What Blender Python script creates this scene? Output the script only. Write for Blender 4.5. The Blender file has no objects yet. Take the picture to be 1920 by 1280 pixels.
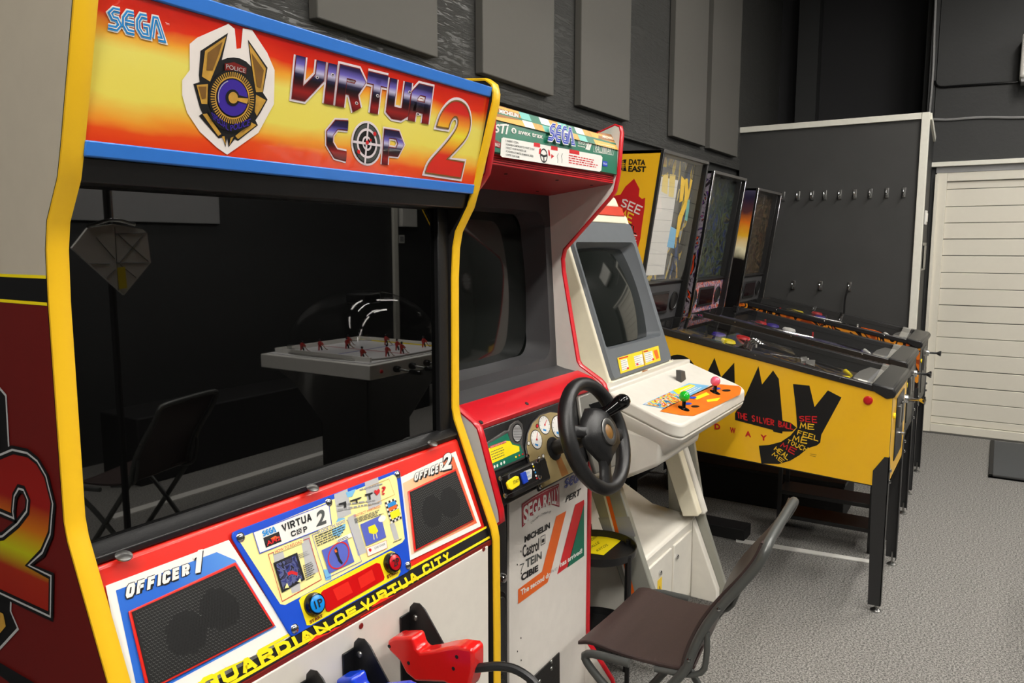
import bpy, bmesh, math, random
from mathutils import Vector, Matrix
random.seed(7)
S = bpy.context.scene
COL = S.collection
R = math.radians

# ------------------------------------------------------------------ camera
CAMZ = 1.45
PITCH = math.atan(180/1440); YAW = math.atan(920/1440*math.cos(PITCH))
FW = Vector((math.cos(YAW)*math.cos(PITCH), math.sin(YAW)*math.cos(PITCH), -math.sin(PITCH)))
RT = Vector((math.sin(YAW), -math.cos(YAW), 0)); UP = RT.cross(FW)
cd = bpy.data.cameras.new('camera'); cam = bpy.data.objects.new('camera', cd); COL.objects.link(cam)
cam.matrix_world = Matrix(((RT.x, UP.x, -FW.x, 0), (RT.y, UP.y, -FW.y, 0), (RT.z, UP.z, -FW.z, CAMZ), (0, 0, 0, 1)))
cd.lens = 27; cd.sensor_width = 36; cd.clip_start = .02; cd.clip_end = 60
S.camera = cam
S.view_settings.view_transform = 'Standard'; S.view_settings.look = 'None'
S.view_settings.gamma = 1; S.view_settings.use_curve_mapping = False
S.view_settings.exposure = 0.85
w = bpy.data.worlds.new('world'); S.world = w; w.use_nodes = True
w.node_tree.nodes['Background'].inputs[0].default_value = (.5, .52, .55, 1)
w.node_tree.nodes['Background'].inputs[1].default_value = .02
# ceiling lamps: (x, y, z, length along x, width, watts-like emission)
LAMPS = [(.35, -.30, 3.55, 1.5, .16, 34), (2.35, -.40, 3.55, 1.5, .16, 36), (4.6, -.45, 3.55, 1.5, .16, 40),
         (1.2, -2.3, 3.55, 1.5, .16, 30), (3.6, -2.3, 3.55, 1.5, .16, 30), (-1.6, -.6, 3.55, 1.5, .16, 95), (5.9, -1.9, 3.55, 1.2, .16, 30)]

def ray(u, v): return FW + RT*((u-960)/1440) - UP*((v-640)/1440)
class Pl:
    """a flat surface of the place: point o, outward normal n; at(u,v) is where the sight line of a photo pixel meets it"""
    def __init__(s, o, n): s.o = Vector(o); s.n = Vector(n).normalized()
    def at(s, u, v):
        r = ray(u, v); c = Vector((0, 0, CAMZ)); return c + r*((s.o-c).dot(s.n)/r.dot(s.n))
def X(x): return Pl((x, 0, 0), (-1, 0, 0))
def Y(y): return Pl((0, y, 0), (0, -1, 0))
def Z(z): return Pl((0, 0, z), (0, 0, 1))
def YZ(y0, z0, y1, z1):
    """plane running along x through (y0,z0) low and (y1,z1) high, facing -y"""
    return Pl((0, y0, z0), (0, -(z1-z0), (y1-y0)))

# ------------------------------------------------------------------ materials
MATS = {}
def lin(c):
    return tuple(((x/255)/12.92 if x/255 <= .04045 else ((x/255+.055)/1.055)**2.4) for x in c)
def newmat(name):
    m = bpy.data.materials.new(name); m.use_nodes = True; MATS[name] = m
    nt = m.node_tree; return m, nt, nt.nodes, nt.links, nt.nodes['Principled BSDF']
def mat(name, rgb, rough=.5, metal=0, var=.06, scale=30, bump=0, bscale=200, ior=1.5, coat=0, emit=0, stretch=None):
    if name in MATS: return MATS[name]
    m, nt, N, L, P = newmat(name)
    c = lin(rgb)
    tc = N.new('ShaderNodeTexCoord'); nz = N.new('ShaderNodeTexNoise'); nz.inputs['Scale'].default_value = scale
    nz.inputs['Detail'].default_value = 3
    mp = N.new('ShaderNodeMapping'); L.new(tc.outputs['Object'], mp.inputs[0]); L.new(mp.outputs[0], nz.inputs[0])
    if stretch: mp.inputs['Scale'].default_value = stretch
    cr = N.new('ShaderNodeMix'); cr.data_type = 'RGBA'
    cr.inputs[6].default_value = (*[x*(1-var) for x in c], 1); cr.inputs[7].default_value = (*[min(1, x*(1+var)) for x in c], 1)
    L.new(nz.outputs[0], cr.inputs[0]); L.new(cr.outputs[2], P.inputs['Base Color'])
    P.inputs['Roughness'].default_value = rough; P.inputs['Metallic'].default_value = metal
    P.inputs['IOR'].default_value = ior; P.inputs['Coat Weight'].default_value = coat
    P.inputs['Coat Roughness'].default_value = .03
    if emit:
        P.inputs['Emission Color'].default_value = (*c, 1); P.inputs['Emission Strength'].default_value = emit
    if bump:
        n2 = N.new('ShaderNodeTexNoise'); n2.inputs['Scale'].default_value = bscale; n2.inputs['Detail'].default_value = 4
        L.new(mp.outputs[0], n2.inputs[0]); b = N.new('ShaderNodeBump'); b.inputs['Strength'].default_value = bump
        b.inputs['Distance'].default_value = .01
        L.new(n2.outputs[0], b.inputs['Height']); L.new(b.outputs[0], P.inputs['Normal'])
    return m
def grad(name, a, b, stops, axis=2, wob=0, wscale=3, rough=.35, coat=0, wst=(1, 1, 1)):
    """colour bands along one object axis between coordinates a and b, edge wobbled by noise"""
    m, nt, N, L, P = newmat(name)
    tc = N.new('ShaderNodeTexCoord'); sp = N.new('ShaderNodeSeparateXYZ'); L.new(tc.outputs['Object'], sp.inputs[0])
    mr = N.new('ShaderNodeMapRange'); mr.inputs[1].default_value = a; mr.inputs[2].default_value = b
    src = sp.outputs[axis]
    if wob:
        mp = N.new('ShaderNodeMapping'); mp.inputs['Scale'].default_value = wst; L.new(tc.outputs['Object'], mp.inputs[0])
        nz = N.new('ShaderNodeTexNoise'); nz.inputs['Scale'].default_value = wscale; nz.inputs['Detail'].default_value = 3
        L.new(mp.outputs[0], nz.inputs[0])
        s1 = N.new('ShaderNodeMath'); s1.operation = 'SUBTRACT'; L.new(nz.outputs[0], s1.inputs[0]); s1.inputs[1].default_value = .5
        s2 = N.new('ShaderNodeMath'); s2.operation = 'MULTIPLY_ADD'; L.new(s1.outputs[0], s2.inputs[0]); s2.inputs[1].default_value = wob
        L.new(src, s2.inputs[2]); src = s2.outputs[0]
    L.new(src, mr.inputs[0])
    cr = N.new('ShaderNodeValToRGB'); L.new(mr.outputs[0], cr.inputs[0]); E = cr.color_ramp.elements
    while len(E) > 1: E.remove(E[-1])
    E[0].position = stops[0][0]; E[0].color = (*lin(stops[0][1]), 1)
    for p, c in stops[1:]:
        e = E.new(p); e.color = (*lin(c), 1)
    L.new(cr.outputs[0], P.inputs['Base Color']); P.inputs['Roughness'].default_value = rough
    P.inputs['Coat Weight'].default_value = coat; P.inputs['Coat Roughness'].default_value = .02
    return m
def patches(name, cols, scale=8, rough=.3, dist=2.0, seed=0, stretch=(1, 1, 1), coat=0):
    """printed abstract art: warped noise bands of several colours"""
    m, nt, N, L, P = newmat(name)
    tc = N.new('ShaderNodeTexCoord'); mp = N.new('ShaderNodeMapping'); mp.inputs['Scale'].default_value = stretch
    mp.inputs['Location'].default_value = (seed, seed*.7, seed*.3)
    L.new(tc.outputs['Object'], mp.inputs[0])
    nz = N.new('ShaderNodeTexNoise'); nz.inputs['Scale'].default_value = scale; nz.inputs['Detail'].default_value = 2
    nz.inputs['Distortion'].default_value = dist; L.new(mp.outputs[0], nz.inputs[0])
    cr = N.new('ShaderNodeValToRGB'); cr.color_ramp.interpolation = 'CONSTANT'; E = cr.color_ramp.elements
    while len(E) > 1: E.remove(E[-1])
    n = len(cols); E[0].position = 0; E[0].color = (*lin(cols[0]), 1)
    for i, c in enumerate(cols[1:]):
        e = E.new(.3+.4*(i+.5)/(n-1)*1.0); e.color = (*lin(c), 1)
    L.new(nz.outputs[0], cr.inputs[0]); L.new(cr.outputs[0], P.inputs['Base Color'])
    P.inputs['Roughness'].default_value = rough; P.inputs['Coat Weight'].default_value = coat
    return m
def thin_glass(name, tint=(255, 255, 255), spec=1.5, alpha=.97, rough=.0):
    m = bpy.data.materials.new(name); m.use_nodes = True; MATS[name] = m
    nt = m.node_tree; N = nt.nodes; L = nt.links; N.clear()
    o = N.new('ShaderNodeOutputMaterial'); mx = N.new('ShaderNodeMixShader'); t = N.new('ShaderNodeBsdfTransparent')
    g = N.new('ShaderNodeBsdfGlossy'); g.inputs['Roughness'].default_value = rough; f = N.new('ShaderNodeFresnel'); f.inputs[0].default_value = spec
    t.inputs[0].default_value = (*[x*alpha for x in lin(tint)], 1)
    ge = N.new('ShaderNodeNewGeometry'); k = N.new('ShaderNodeMath'); k.operation = 'MULTIPLY_ADD'; k.inputs[1].default_value = -1; k.inputs[2].default_value = 1
    L.new(ge.outputs['Backfacing'], k.inputs[0]); k2 = N.new('ShaderNodeMath'); k2.operation = 'MULTIPLY'; L.new(k.outputs[0], k2.inputs[0]); L.new(f.outputs[0], k2.inputs[1])
    L.new(k2.outputs[0], mx.inputs[0]); L.new(t.outputs[0], mx.inputs[1]); L.new(g.outputs[0], mx.inputs[2]); L.new(mx.outputs[0], o.inputs[0])
    return m

# ------------------------------------------------------------------ object bookkeeping
WL = {}
def tag(o, label=None, cat=None, group=None, kind=None):
    if label: o['label'] = label
    if cat: o['category'] = cat
    if group: o['group'] = group
    if kind: o['kind'] = kind
    return o
def thing(name, label, cat, loc=(0, 0, 0), group=None):
    o = bpy.data.objects.new(name, None); COL.objects.link(o); o.location = loc; o.empty_display_size = .1
    WL[o.name] = Vector(loc); return tag(o, label, cat, group)
def uvec(v):
    v = Vector(v); a = Vector((0, 0, 1)) if abs(v.normalized().z) < .9 else Vector((1, 0, 0))
    p = v.cross(a).normalized(); return p, v.cross(p).normalized()

class MB:
    def __init__(s): s.bm = bmesh.new(); s.mats = []
    def mi(s, m):
        if isinstance(m, str): m = MATS[m]
        if m not in s.mats: s.mats.append(m)
        return s.mats.index(m)
    def face(s, pts, m):
        try: f = s.bm.faces.new([s.bm.verts.new(p) for p in pts]); f.material_index = s.mi(m); return f
        except ValueError: return None
    def extrude(s, pts, vec, m, m2=None):
        vec = Vector(vec); a = [s.bm.verts.new(p) for p in pts]; b = [s.bm.verts.new(Vector(p)+vec) for p in pts]
        i = s.mi(m); j = s.mi(m2 or m); n = len(a)
        f = s.bm.faces.new(a); f.material_index = i; f = s.bm.faces.new(b[::-1]); f.material_index = i
        for k in range(n):
            f = s.bm.faces.new([a[k], b[k], b[(k+1) % n], a[(k+1) % n]]); f.material_index = j
        return s
    def prism(s, yz, x0, x1, m, m2=None): return s.extrude([(x0, y, z) for y, z in yz], (x1-x0, 0, 0), m, m2)
    def box(s, a, b, m):
        (x0, y0, z0), (x1, y1, z1) = a, b
        return s.extrude([(x0, y0, z0), (x1, y0, z0), (x1, y1, z0), (x0, y1, z0)], (0, 0, z1-z0), m)
    def obox(s, c, ax, ay, az, m):
        """box from centre and half-axis vectors"""
        c, ax, ay, az = map(Vector, (c, ax, ay, az))
        return s.extrude([c-ax-ay-az, c+ax-ay-az, c+ax+ay-az, c-ax+ay-az], az*2, m)
    def rings(s, rings, m, closed=False, caps=True):
        i = s.mi(m); V = [[s.bm.verts.new(p) for p in r] for r in rings]; n = len(V[0])
        K = len(V)
        for k in range(K if closed else K-1):
            A, B = V[k], V[(k+1) % K]
            for j in range(n):
                try: f = s.bm.faces.new([A[j], A[(j+1) % n], B[(j+1) % n], B[j]]); f.material_index = i
                except ValueError: pass
        if caps and not closed:
            for r in (V[0][::-1], V[-1]):
                try: f = s.bm.faces.new(r); f.material_index = i
                except ValueError: pass
        return s
    def tube(s, path, r, m, seg=10, closed=False, smooth=0):
        P = [Vector(p) for p in path]
        for _ in range(smooth):
            Q = []
            K = len(P)
            for k in range(K if closed else K-1):
                a, b = P[k], P[(k+1) % K]; Q += [a*.75+b*.25, a*.25+b*.75]
            P = Q if closed else [P[0]]+Q+[P[-1]]
        n = len(P); rr = r if isinstance(r, (list, tuple)) else [r]*n
        if len(rr) != n: rr = [rr[0]+(rr[-1]-rr[0])*k/(n-1) for k in range(n)]
        out = []; u = None
        for k in range(n):
            if closed: t = (P[(k+1) % n]-P[k-1])
            else: t = P[min(k+1, n-1)]-P[max(k-1, 0)]
            t.normalize()
            if u is None: u, _ = uvec(t)
            u = (u-t*u.dot(t)).normalized(); v = t.cross(u)
            out.append([P[k]+u*rr[k]*math.cos(2*math.pi*j/seg)+v*rr[k]*math.sin(2*math.pi*j/seg) for j in range(seg)])
        return s.rings(out, m, closed)
    def cyl(s, a, b, r, m, seg=16, r2=None):
        return s.tube([a, b], [r, r if r2 is None else r2], m, seg)
    def lathe(s, prof, c, ax, m, seg=20):
        """prof = [(radius, height along ax)]"""
        c = Vector(c); ax = Vector(ax).normalized(); u, v = uvec(ax)
        return s.rings([[c+ax*h+(u*math.cos(2*math.pi*j/seg)+v*math.sin(2*math.pi*j/seg))*max(r, 1e-4) for j in range(seg)] for r, h in prof], m)
    def ball(s, c, r, m, sc=(1, 1, 1), seg=14):
        c = Vector(c); rs = []
        for k in range(seg//2+1):
            t = math.pi*k/(seg//2); rad = max(math.sin(t), .02)
            rs.append([c+Vector((sc[0]*r*rad*math.cos(2*math.pi*j/seg), sc[1]*r*rad*math.sin(2*math.pi*j/seg), -sc[2]*r*math.cos(t))) for j in range(seg)])
        return s.rings(rs, m)
    def edging(s, path, x0, x1, t, m):
        """moulding pressed on the edge of a board that lies in a yz plane; path = [(y,z)]"""
        P = [Vector((0, a, b)) for a, b in path]; rs = []
        for k in range(len(P)):
            d = (P[min(k+1, len(P)-1)]-P[max(k-1, 0)]).normalized(); nrm = Vector((0, -d.z, d.y))
            w = x1-x0
            rs.append([P[k]+nrm*o+Vector((x, 0, 0)) for x, o in ((x0, 0), (x0, t*.55), (x0+w*.2, t), (x1-w*.2, t), (x1, t*.55), (x1, 0))])
        return s.rings(rs, m)
    def build(s, name, parent=None, bevel=0, smooth=True, ang=35, label=None, kind=None, recalc=True, seg=2):
        if recalc: bmesh.ops.recalc_face_normals(s.bm, faces=s.bm.faces)
        L0 = Vector((0, 0, 0)); p = parent
        while p is not None: L0 += WL.get(p.name, Vector((0, 0, 0))); p = p.parent
        if parent is None: pass
        for v in s.bm.verts: v.co -= L0
        me = bpy.data.meshes.new(name); s.bm.to_mesh(me); s.bm.free()
        for m in s.mats: me.materials.append(m)
        if smooth:
            me.shade_smooth(); me.set_sharp_from_angle(angle=R(ang))
        o = bpy.data.objects.new(name, me); COL.objects.link(o)
        if parent is not None: o.parent = parent
        if bevel:
            b = o.modifiers.new('bevel', 'BEVEL'); b.width = bevel; b.segments = seg; b.limit_method = 'ANGLE'; b.angle_limit = R(40)
            b.harden_normals = False
        WL[o.name] = Vector((0, 0, 0))
        if label: o['label'] = label
        if kind: o['kind'] = kind
        return o
    def single(s, name, label, cat, loc=None, group=None, **k):
        """a thing that is one mesh, origin at its base"""
        vs = [v.co.copy() for v in s.bm.verts]
        if loc is None:
            loc = Vector((sum(v.x for v in vs)/len(vs), sum(v.y for v in vs)/len(vs), min(v.z for v in vs)))
        for v in s.bm.verts: v.co -= Vector(loc)
        o = s.build(name, None, **k); o.location = loc; WL[o.name] = Vector(loc)
        return tag(o, label, cat, group)

def smooth_path(P, n=2, closed=False):
    P = [Vector(p) for p in P]
    for _ in range(n):
        Q = []; K = len(P)
        for k in range(K if closed else K-1):
            a, b = P[k], P[(k+1) % K]; Q += [a*.75+b*.25, a*.25+b*.75]
        P = Q if closed else [P[0]]+Q+[P[-1]]
    return P

# ------------------------------------------------------------------ lettering
_tc = {}
def text_geo(s, off=0.0, cell=None):
    k = (s, off)
    if k not in _tc:
        c = bpy.data.curves.new('t', 'FONT'); c.body = s; c.offset = off; c.resolution_u = 4
        o = bpy.data.objects.new('t', c); me = bpy.data.meshes.new_from_object(o)
        _tc[k] = ([(v.co.x, v.co.y) for v in me.vertices], [tuple(p.vertices) for p in me.polygons])
        bpy.data.objects.remove(o); bpy.data.curves.remove(c); bpy.data.meshes.remove(me)
    return _tc[k]
STROKES = {
 'A': [[(0, 0), (.5, 1), (1, 0)], [(.2, .4), (.8, .4)]], 'B': [[(0, 0), (0, 1), (.8, .85), (.7, .6), (0, .5), (.9, .35), (.8, .05), (0, 0)]],
 'C': [[(1, .85), (.6, 1), (.1, .8), (0, .3), (.4, 0), (1, .1)]], 'D': [[(0, 0), (0, 1), (.8, .8), (1, .4), (.7, .05), (0, 0)]],
 'E': [[(1, 1), (0, 1), (0, 0), (1, 0)], [(0, .5), (.85, .5)]], 'F': [[(1, 1), (0, 1), (0, 0)], [(0, .55), (.8, .55)]],
 'H': [[(0, 0), (0, 1)], [(1, 0), (1, 1)], [(0, .5), (1, .5)]], 'I': [[(.5, 0), (.5, 1)]], 'L': [[(0, 1), (0, 0), (1, 0)]],
 'M': [[(0, 0), (.15, 1), (.5, .35), (.85, 1), (1, 0)]], 'O': [[(.5, 1), (.05, .7), (.1, .2), (.5, 0), (.95, .3), (.9, .8), (.5, 1)]],
 'R': [[(0, 0), (0, 1), (.9, .85), (.8, .55), (0, .5), (1, 0)]], 'S': [[(1, .88), (.6, 1), (.1, .85), (.15, .6), (.85, .42), (.9, .15), (.5, 0), (0, .1)]],
 'T': [[(0, 1), (1, 1)], [(.5, 1), (.5, 0)]], 'U': [[(0, 1), (.05, .2), (.5, 0), (.95, .2), (1, 1)]], 'V': [[(0, 1), (.5, 0), (1, 1)]],
 'W': [[(0, 1), (.2, 0), (.5, .7), (.8, 0), (1, 1)]], "'": [[(.5, 1), (.4, .75)]], 'Y': [[(0, 1), (.5, .5), (1, 1)], [(.5, .5), (.5, 0)]], ' ': [],
 '2': [[(0, .75), (.3, 1), (.8, .95), (1, .7), (.1, .1), (0, 0), (1, 0)]], 'P': [[(0, 0), (.15, 1), (.9, 1), (1, .6), (.1, .45)]],
}
SEGA = [[[(.95, 1), (.3, 1), (0, .78), (.3, .52), (.7, .52), (1, .25), (.7, 0), (-.05, 0)]],
        [[(1, 1), (.35, 1), (0, .7), (0, .3), (.35, 0), (1, 0)], [(.1, .5), (1, .5)]],
        [[(1, 1), (.35, 1), (0, .7), (0, .3), (.35, 0), (1, 0), (1, .5), (.5, .5)]],
        [[(-.15, 0), (.4, 1), (.7, 1), (1.05, 0), (.5, 0)]]]

BLK = {'A': [[(0, -.12), (.42, 1), (.58, 1), (1, -.12)], [(.2, .3), (.8, .3)]], 'C': [[(1, .66), (1, .85), (.8, 1), (.2, 1), (0, .85), (0, .15), (.2, 0), (.8, 0), (1, .15), (1, .34)]],
 'D': [[(0, -.1), (0, 1), (.7, 1), (1, .75), (1, .25), (.7, 0), (-.1, 0)]], 'E': [[(1.1, 1), (0, 1), (0, 0), (1.1, 0)], [(0, .5), (1, .5)]], 'F': [[(1.1, 1), (0, 1), (0, -.15)], [(0, .5), (1, .5)]],
 'G': [[(1, .66), (1, .85), (.8, 1), (.2, 1), (0, .85), (0, .15), (.2, 0), (.8, 0), (1, .12), (1, .45), (.55, .45)]], 'I': [[(.5, -.15), (.5, 1.15)]], 'N': [[(0, -.15), (0, 1.05), (1, -.05), (1, 1.15)]],
 'O': [[(.5, 1), (.2, 1), (0, .8), (0, .2), (.2, 0), (.8, 0), (1, .2), (1, .8), (.8, 1), (.5, 1)]], 'P': [[(0, -.15), (0, 1), (.75, 1), (1, .85), (1, .6), (.75, .45), (0, .45)]],
 'R': [[(0, -.15), (0, 1), (.75, 1), (1, .85), (1, .6), (.75, .45), (.1, .45)], [(.55, .45), (1, -.12)]], 'T': [[(-.15, 1), (1.15, 1)], [(.5, 1), (.5, -.15)]], 'U': [[(0, 1.15), (0, .2), (.2, 0), (.8, 0), (1, .2), (1, 1.15)]],
 'V': [[(0, 1.1), (.5, -.05), (1, 1.1)]], 'Y': [[(0, 1.12), (.5, .45), (1, 1.12)], [(.5, .5), (.5, -.15)]]}
class Gfx(MB):
    """printed graphics, stickers and lettering lying on one flat surface"""
    STEP = .0004
    def __init__(s, pl, base=.0006):
        super().__init__(); s.pl = pl; s.base = base
    def off(s, k): return s.pl.n*(s.base+s.STEP*k)
    def poly(s, pts, m, k=0):
        return s.face([s.pl.at(*p)+s.off(k) for p in pts], m)
    def solid(s, pts, m, t=.002, k=0):
        """raised plate with the traced outline"""
        P = [s.pl.at(*p)+s.off(k) for p in pts]; s.extrude(P, s.pl.n*t, m)
    def q(s, quad):
        """quad = px corners tl,tr,br,bl ; returns unit->3d"""
        a, b, c, d = [s.pl.at(*p) for p in quad]
        return lambda x, y: (d*(1-x)+c*x)*(1-y)+(a*(1-x)+b*x)*y
    def ufill(s, f, pts, m, k=0): return s.face([f(*p)+s.off(k) for p in pts], m)
    def text(s, t, quad, m, k=1, bold=.0, outs=()):
        f = quad if callable(quad) else s.q(quad)
        V0, _ = text_geo(t, 0.0); x0 = min(v[0] for v in V0); x1 = max(v[0] for v in V0); y0 = min(v[1] for v in V0); y1 = max(v[1] for v in V0)
        for off, mm, kk in list(outs)+[(bold, m, k)]:
            V, F = text_geo(t, off); o = s.off(kk); vv = [s.bm.verts.new(f((x-x0)/(x1-x0), (y-y0)/(y1-y0))+o) for x, y in V]; i = s.mi(mm)
            for fc in F:
                try: g = s.bm.faces.new([vv[j] for j in fc]); g.material_index = i
                except ValueError: pass
    def ustroke(s, f, pts, w, m, k=1, asp=1.0, closed=False):
        """ribbon of width w along pts, in the unit square of f; asp = width/height of the square"""
        n = len(pts); seg = n if closed else n-1
        P = [Vector((p[0]*asp, p[1])) for p in pts]
        L, Rr = [], []
        for i in range(n):
            if closed: a, b = P[i-1], P[(i+1) % n]
            else: a, b = P[max(i-1, 0)], P[min(i+1, n-1)]
            d1 = (P[i]-a); d2 = (b-P[i])
            if d1.length < 1e-9: d1 = d2
            if d2.length < 1e-9: d2 = d1
            d1 = d1.normalized(); d2 = d2.normalized()
            t = d1+d2
            t = t.normalized() if t.length > 1e-6 else d1
            nr = Vector((-t.y, t.x)); c = max(nr.dot(Vector((-d1.y, d1.x))), .5)
            L.append(P[i]+nr*(w/2/c)); Rr.append(P[i]-nr*(w/2/c))
        for i in range(seg):
            j = (i+1) % n
            s.face([f(p.x/asp, p.y)+s.off(k) for p in (L[i], L[j], Rr[j], Rr[i])], m)
    def stroke(s, pts, wm, m, k=1, closed=False):
        """ribbon with width in metres along a pixel path"""
        o = s.pl.at(*pts[0]); u, v = uvec(s.pl.n)
        Q = [s.pl.at(*p)-o for p in pts]
        s.ustroke(lambda x, y: o+u*x+v*y, [(q.dot(u), q.dot(v)) for q in Q], wm, m, k, 1, closed)
    def hand(s, t, quad, w, m, k=1, asp=None, gap=.35):
        f = s.q(quad); n = len(t); cw = 1/(n+(n-1)*gap)
        a = (f(1, 0)-f(0, 0)).length/max((f(0, 1)-f(0, 0)).length, 1e-6)
        for i, ch in enumerate(t):
            for st in STROKES.get(ch, []):
                s.ustroke(f, [((i*(1+gap)+p[0])*cw, p[1]) for p in st], w, m, k, a)
    def block(s, t, quad, m, k=1, w=.27, gap=.32, outs=()):
        """heavy squared capitals"""
        f = s.q(quad); wd = [{'I': .34, ' ': .5, '1': .5}.get(c, 1.0) for c in t]; tot = sum(wd)+gap*(len(t)-1)*.5
        a = (f(1, 0)-f(0, 0)).length/(f(0, 1)-f(0, 0)).length; px_ = w/2/a; py_ = w/2
        for ww, mm, kk in list(outs)+[(w, m, k)]:
            x = 0
            for c, wc_ in zip(t, wd):
                x0 = x/tot; cw = wc_/tot
                for st in BLK.get(c, []):
                    s.ustroke(f, [(x0+px_+p[0]*max(cw-2*px_, 1e-4), py_+p[1]*(1-2*py_)) for p in st], ww, mm, kk, a)
                x += wc_+gap*.5
    def sega(s, quad, base, blue, line, k=1, w=(.40, .27, .045)):
        f = s.q(quad); a = (f(1, 0)-f(0, 0)).length/(f(0, 1)-f(0, 0)).length
        for wi, mm, kk in ((w[0], base, k), (w[1], blue, k+1), (w[2], line, k+2)):
            if mm is None: continue
            for i, g in enumerate(SEGA):
                for st in g: s.ustroke(f, [((i*1.42+p[0])/5.3, p[1]) for p in st], wi, mm, kk, a)
    def ellipse(s, quad, m, k=1, n=24, r=1.0, inner=None, a0=0, a1=360):
        f = s.q(quad) if not callable(quad) else quad
        P = [(.5+.5*r*math.cos(R(a0+(a1-a0)*i/n)), .5+.5*r*math.sin(R(a0+(a1-a0)*i/n))) for i in range(n+1)]
        if inner is None:
            s.ufill(f, P[:-1] if a1-a0 == 360 else P, m, k)
        else:
            I = [(.5+.5*inner*math.cos(R(a0+(a1-a0)*i/n)), .5+.5*inner*math.sin(R(a0+(a1-a0)*i/n))) for i in range(n+1)]
            for i in range(n): s.ufill(f, [P[i], P[i+1], I[i+1], I[i]], m, k)
    def lines(s, quad, n, m, k=1, fill=.45, ragged=True):
        """rows of print too small to read"""
        f = s.q(quad) if not callable(quad) else quad
        for i in range(n):
            y = 1-(i+.5)/n; x = 0
            e = 1 if not ragged else random.uniform(.7, 1)
            while x < e:
                L = min(random.uniform(.04, .14), e-x)
                s.ufill(f, [(x, y-fill/2/n), (x+L, y-fill/2/n), (x+L, y+fill/2/n), (x, y+fill/2/n)], m, k); x += L+.025
def rrect(f, r=.1, n=5, asp=1.0):
    """unit rounded rectangle points; asp = width/height"""
    P = []
    rx = r/asp
    for cx, cy, a in ((1-rx, 1-r, 0), (rx, 1-r, 90), (rx, r, 180), (1-rx, r, 270)):
        for i in range(n+1):
            t = R(a+90*i/n); P.append((cx+rx*math.cos(t), cy+r*math.sin(t)))
    return P
def copy_tree(o, parent=None):
    c = o.copy(); COL.objects.link(c); c.parent = parent
    for ch in list(o.children): copy_tree(ch, c)
    return c
# ------------------------------------------------------------------ common materials
mat('black_satin', (22, 22, 23), .38, bump=.05); mat('black_matt', (16, 16, 17), .7); mat('black_gloss', (12, 12, 13), .12)
mat('white_paint', (226, 222, 214), .4); mat('chrome', (205, 205, 205), .16, 1); mat('steel', (150, 150, 148), .32, 1)
mat('red_plastic', (214, 36, 30), .28, coat=.3); mat('yellow_edge', (240, 190, 30), .38, var=.03)
mat('print_white', (236, 234, 228), .4, var=.02); mat('print_black', (14, 14, 16), .45); mat('print_red', (206, 28, 34), .4)
mat('print_blue', (28, 66, 190), .4); mat('print_yellow', (250, 226, 20), .4, var=.03); mat('print_orange', (236, 104, 28), .4)
mat('print_grey', (150, 150, 150), .45)
# ------------------------------------------------------------------ room shell
def carpet():
    m, nt, N, L, P = newmat('carpet')
    tc = N.new('ShaderNodeTexCoord')
    a = N.new('ShaderNodeTexNoise'); a.inputs['Scale'].default_value = 260; a.inputs['Detail'].default_value = 3; a.inputs['Roughness'].default_value = .8
    b = N.new('ShaderNodeTexNoise'); b.inputs['Scale'].default_value = 130; b.inputs['Detail'].default_value = 5
    c = N.new('ShaderNodeTexNoise'); c.inputs['Scale'].default_value = 1.3
    for n in (a, b, c): L.new(tc.outputs['Object'], n.inputs[0])
    m1 = N.new('ShaderNodeMix'); m1.inputs[0].default_value = .5; L.new(a.outputs[0], m1.inputs[2]); L.new(b.outputs[0], m1.inputs[3])
    r = N.new('ShaderNodeValToRGB'); E = r.color_ramp.elements; E[0].position = .41; E[0].color = (*lin((74, 73, 71)), 1); E[1].position = .60; E[1].color = (*lin((168, 165, 160)), 1)
    L.new(m1.outputs[0], r.inputs[0]); L.new(r.outputs[0], P.inputs['Base Color']); P.inputs['Roughness'].default_value = .95
    bp = N.new('ShaderNodeBump'); bp.inputs['Strength'].default_value = .5; bp.inputs['Distance'].default_value = .004
    L.new(m1.outputs[0], bp.inputs['Height']); L.new(bp.outputs[0], P.inputs['Normal']); return m
carpet()
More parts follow.
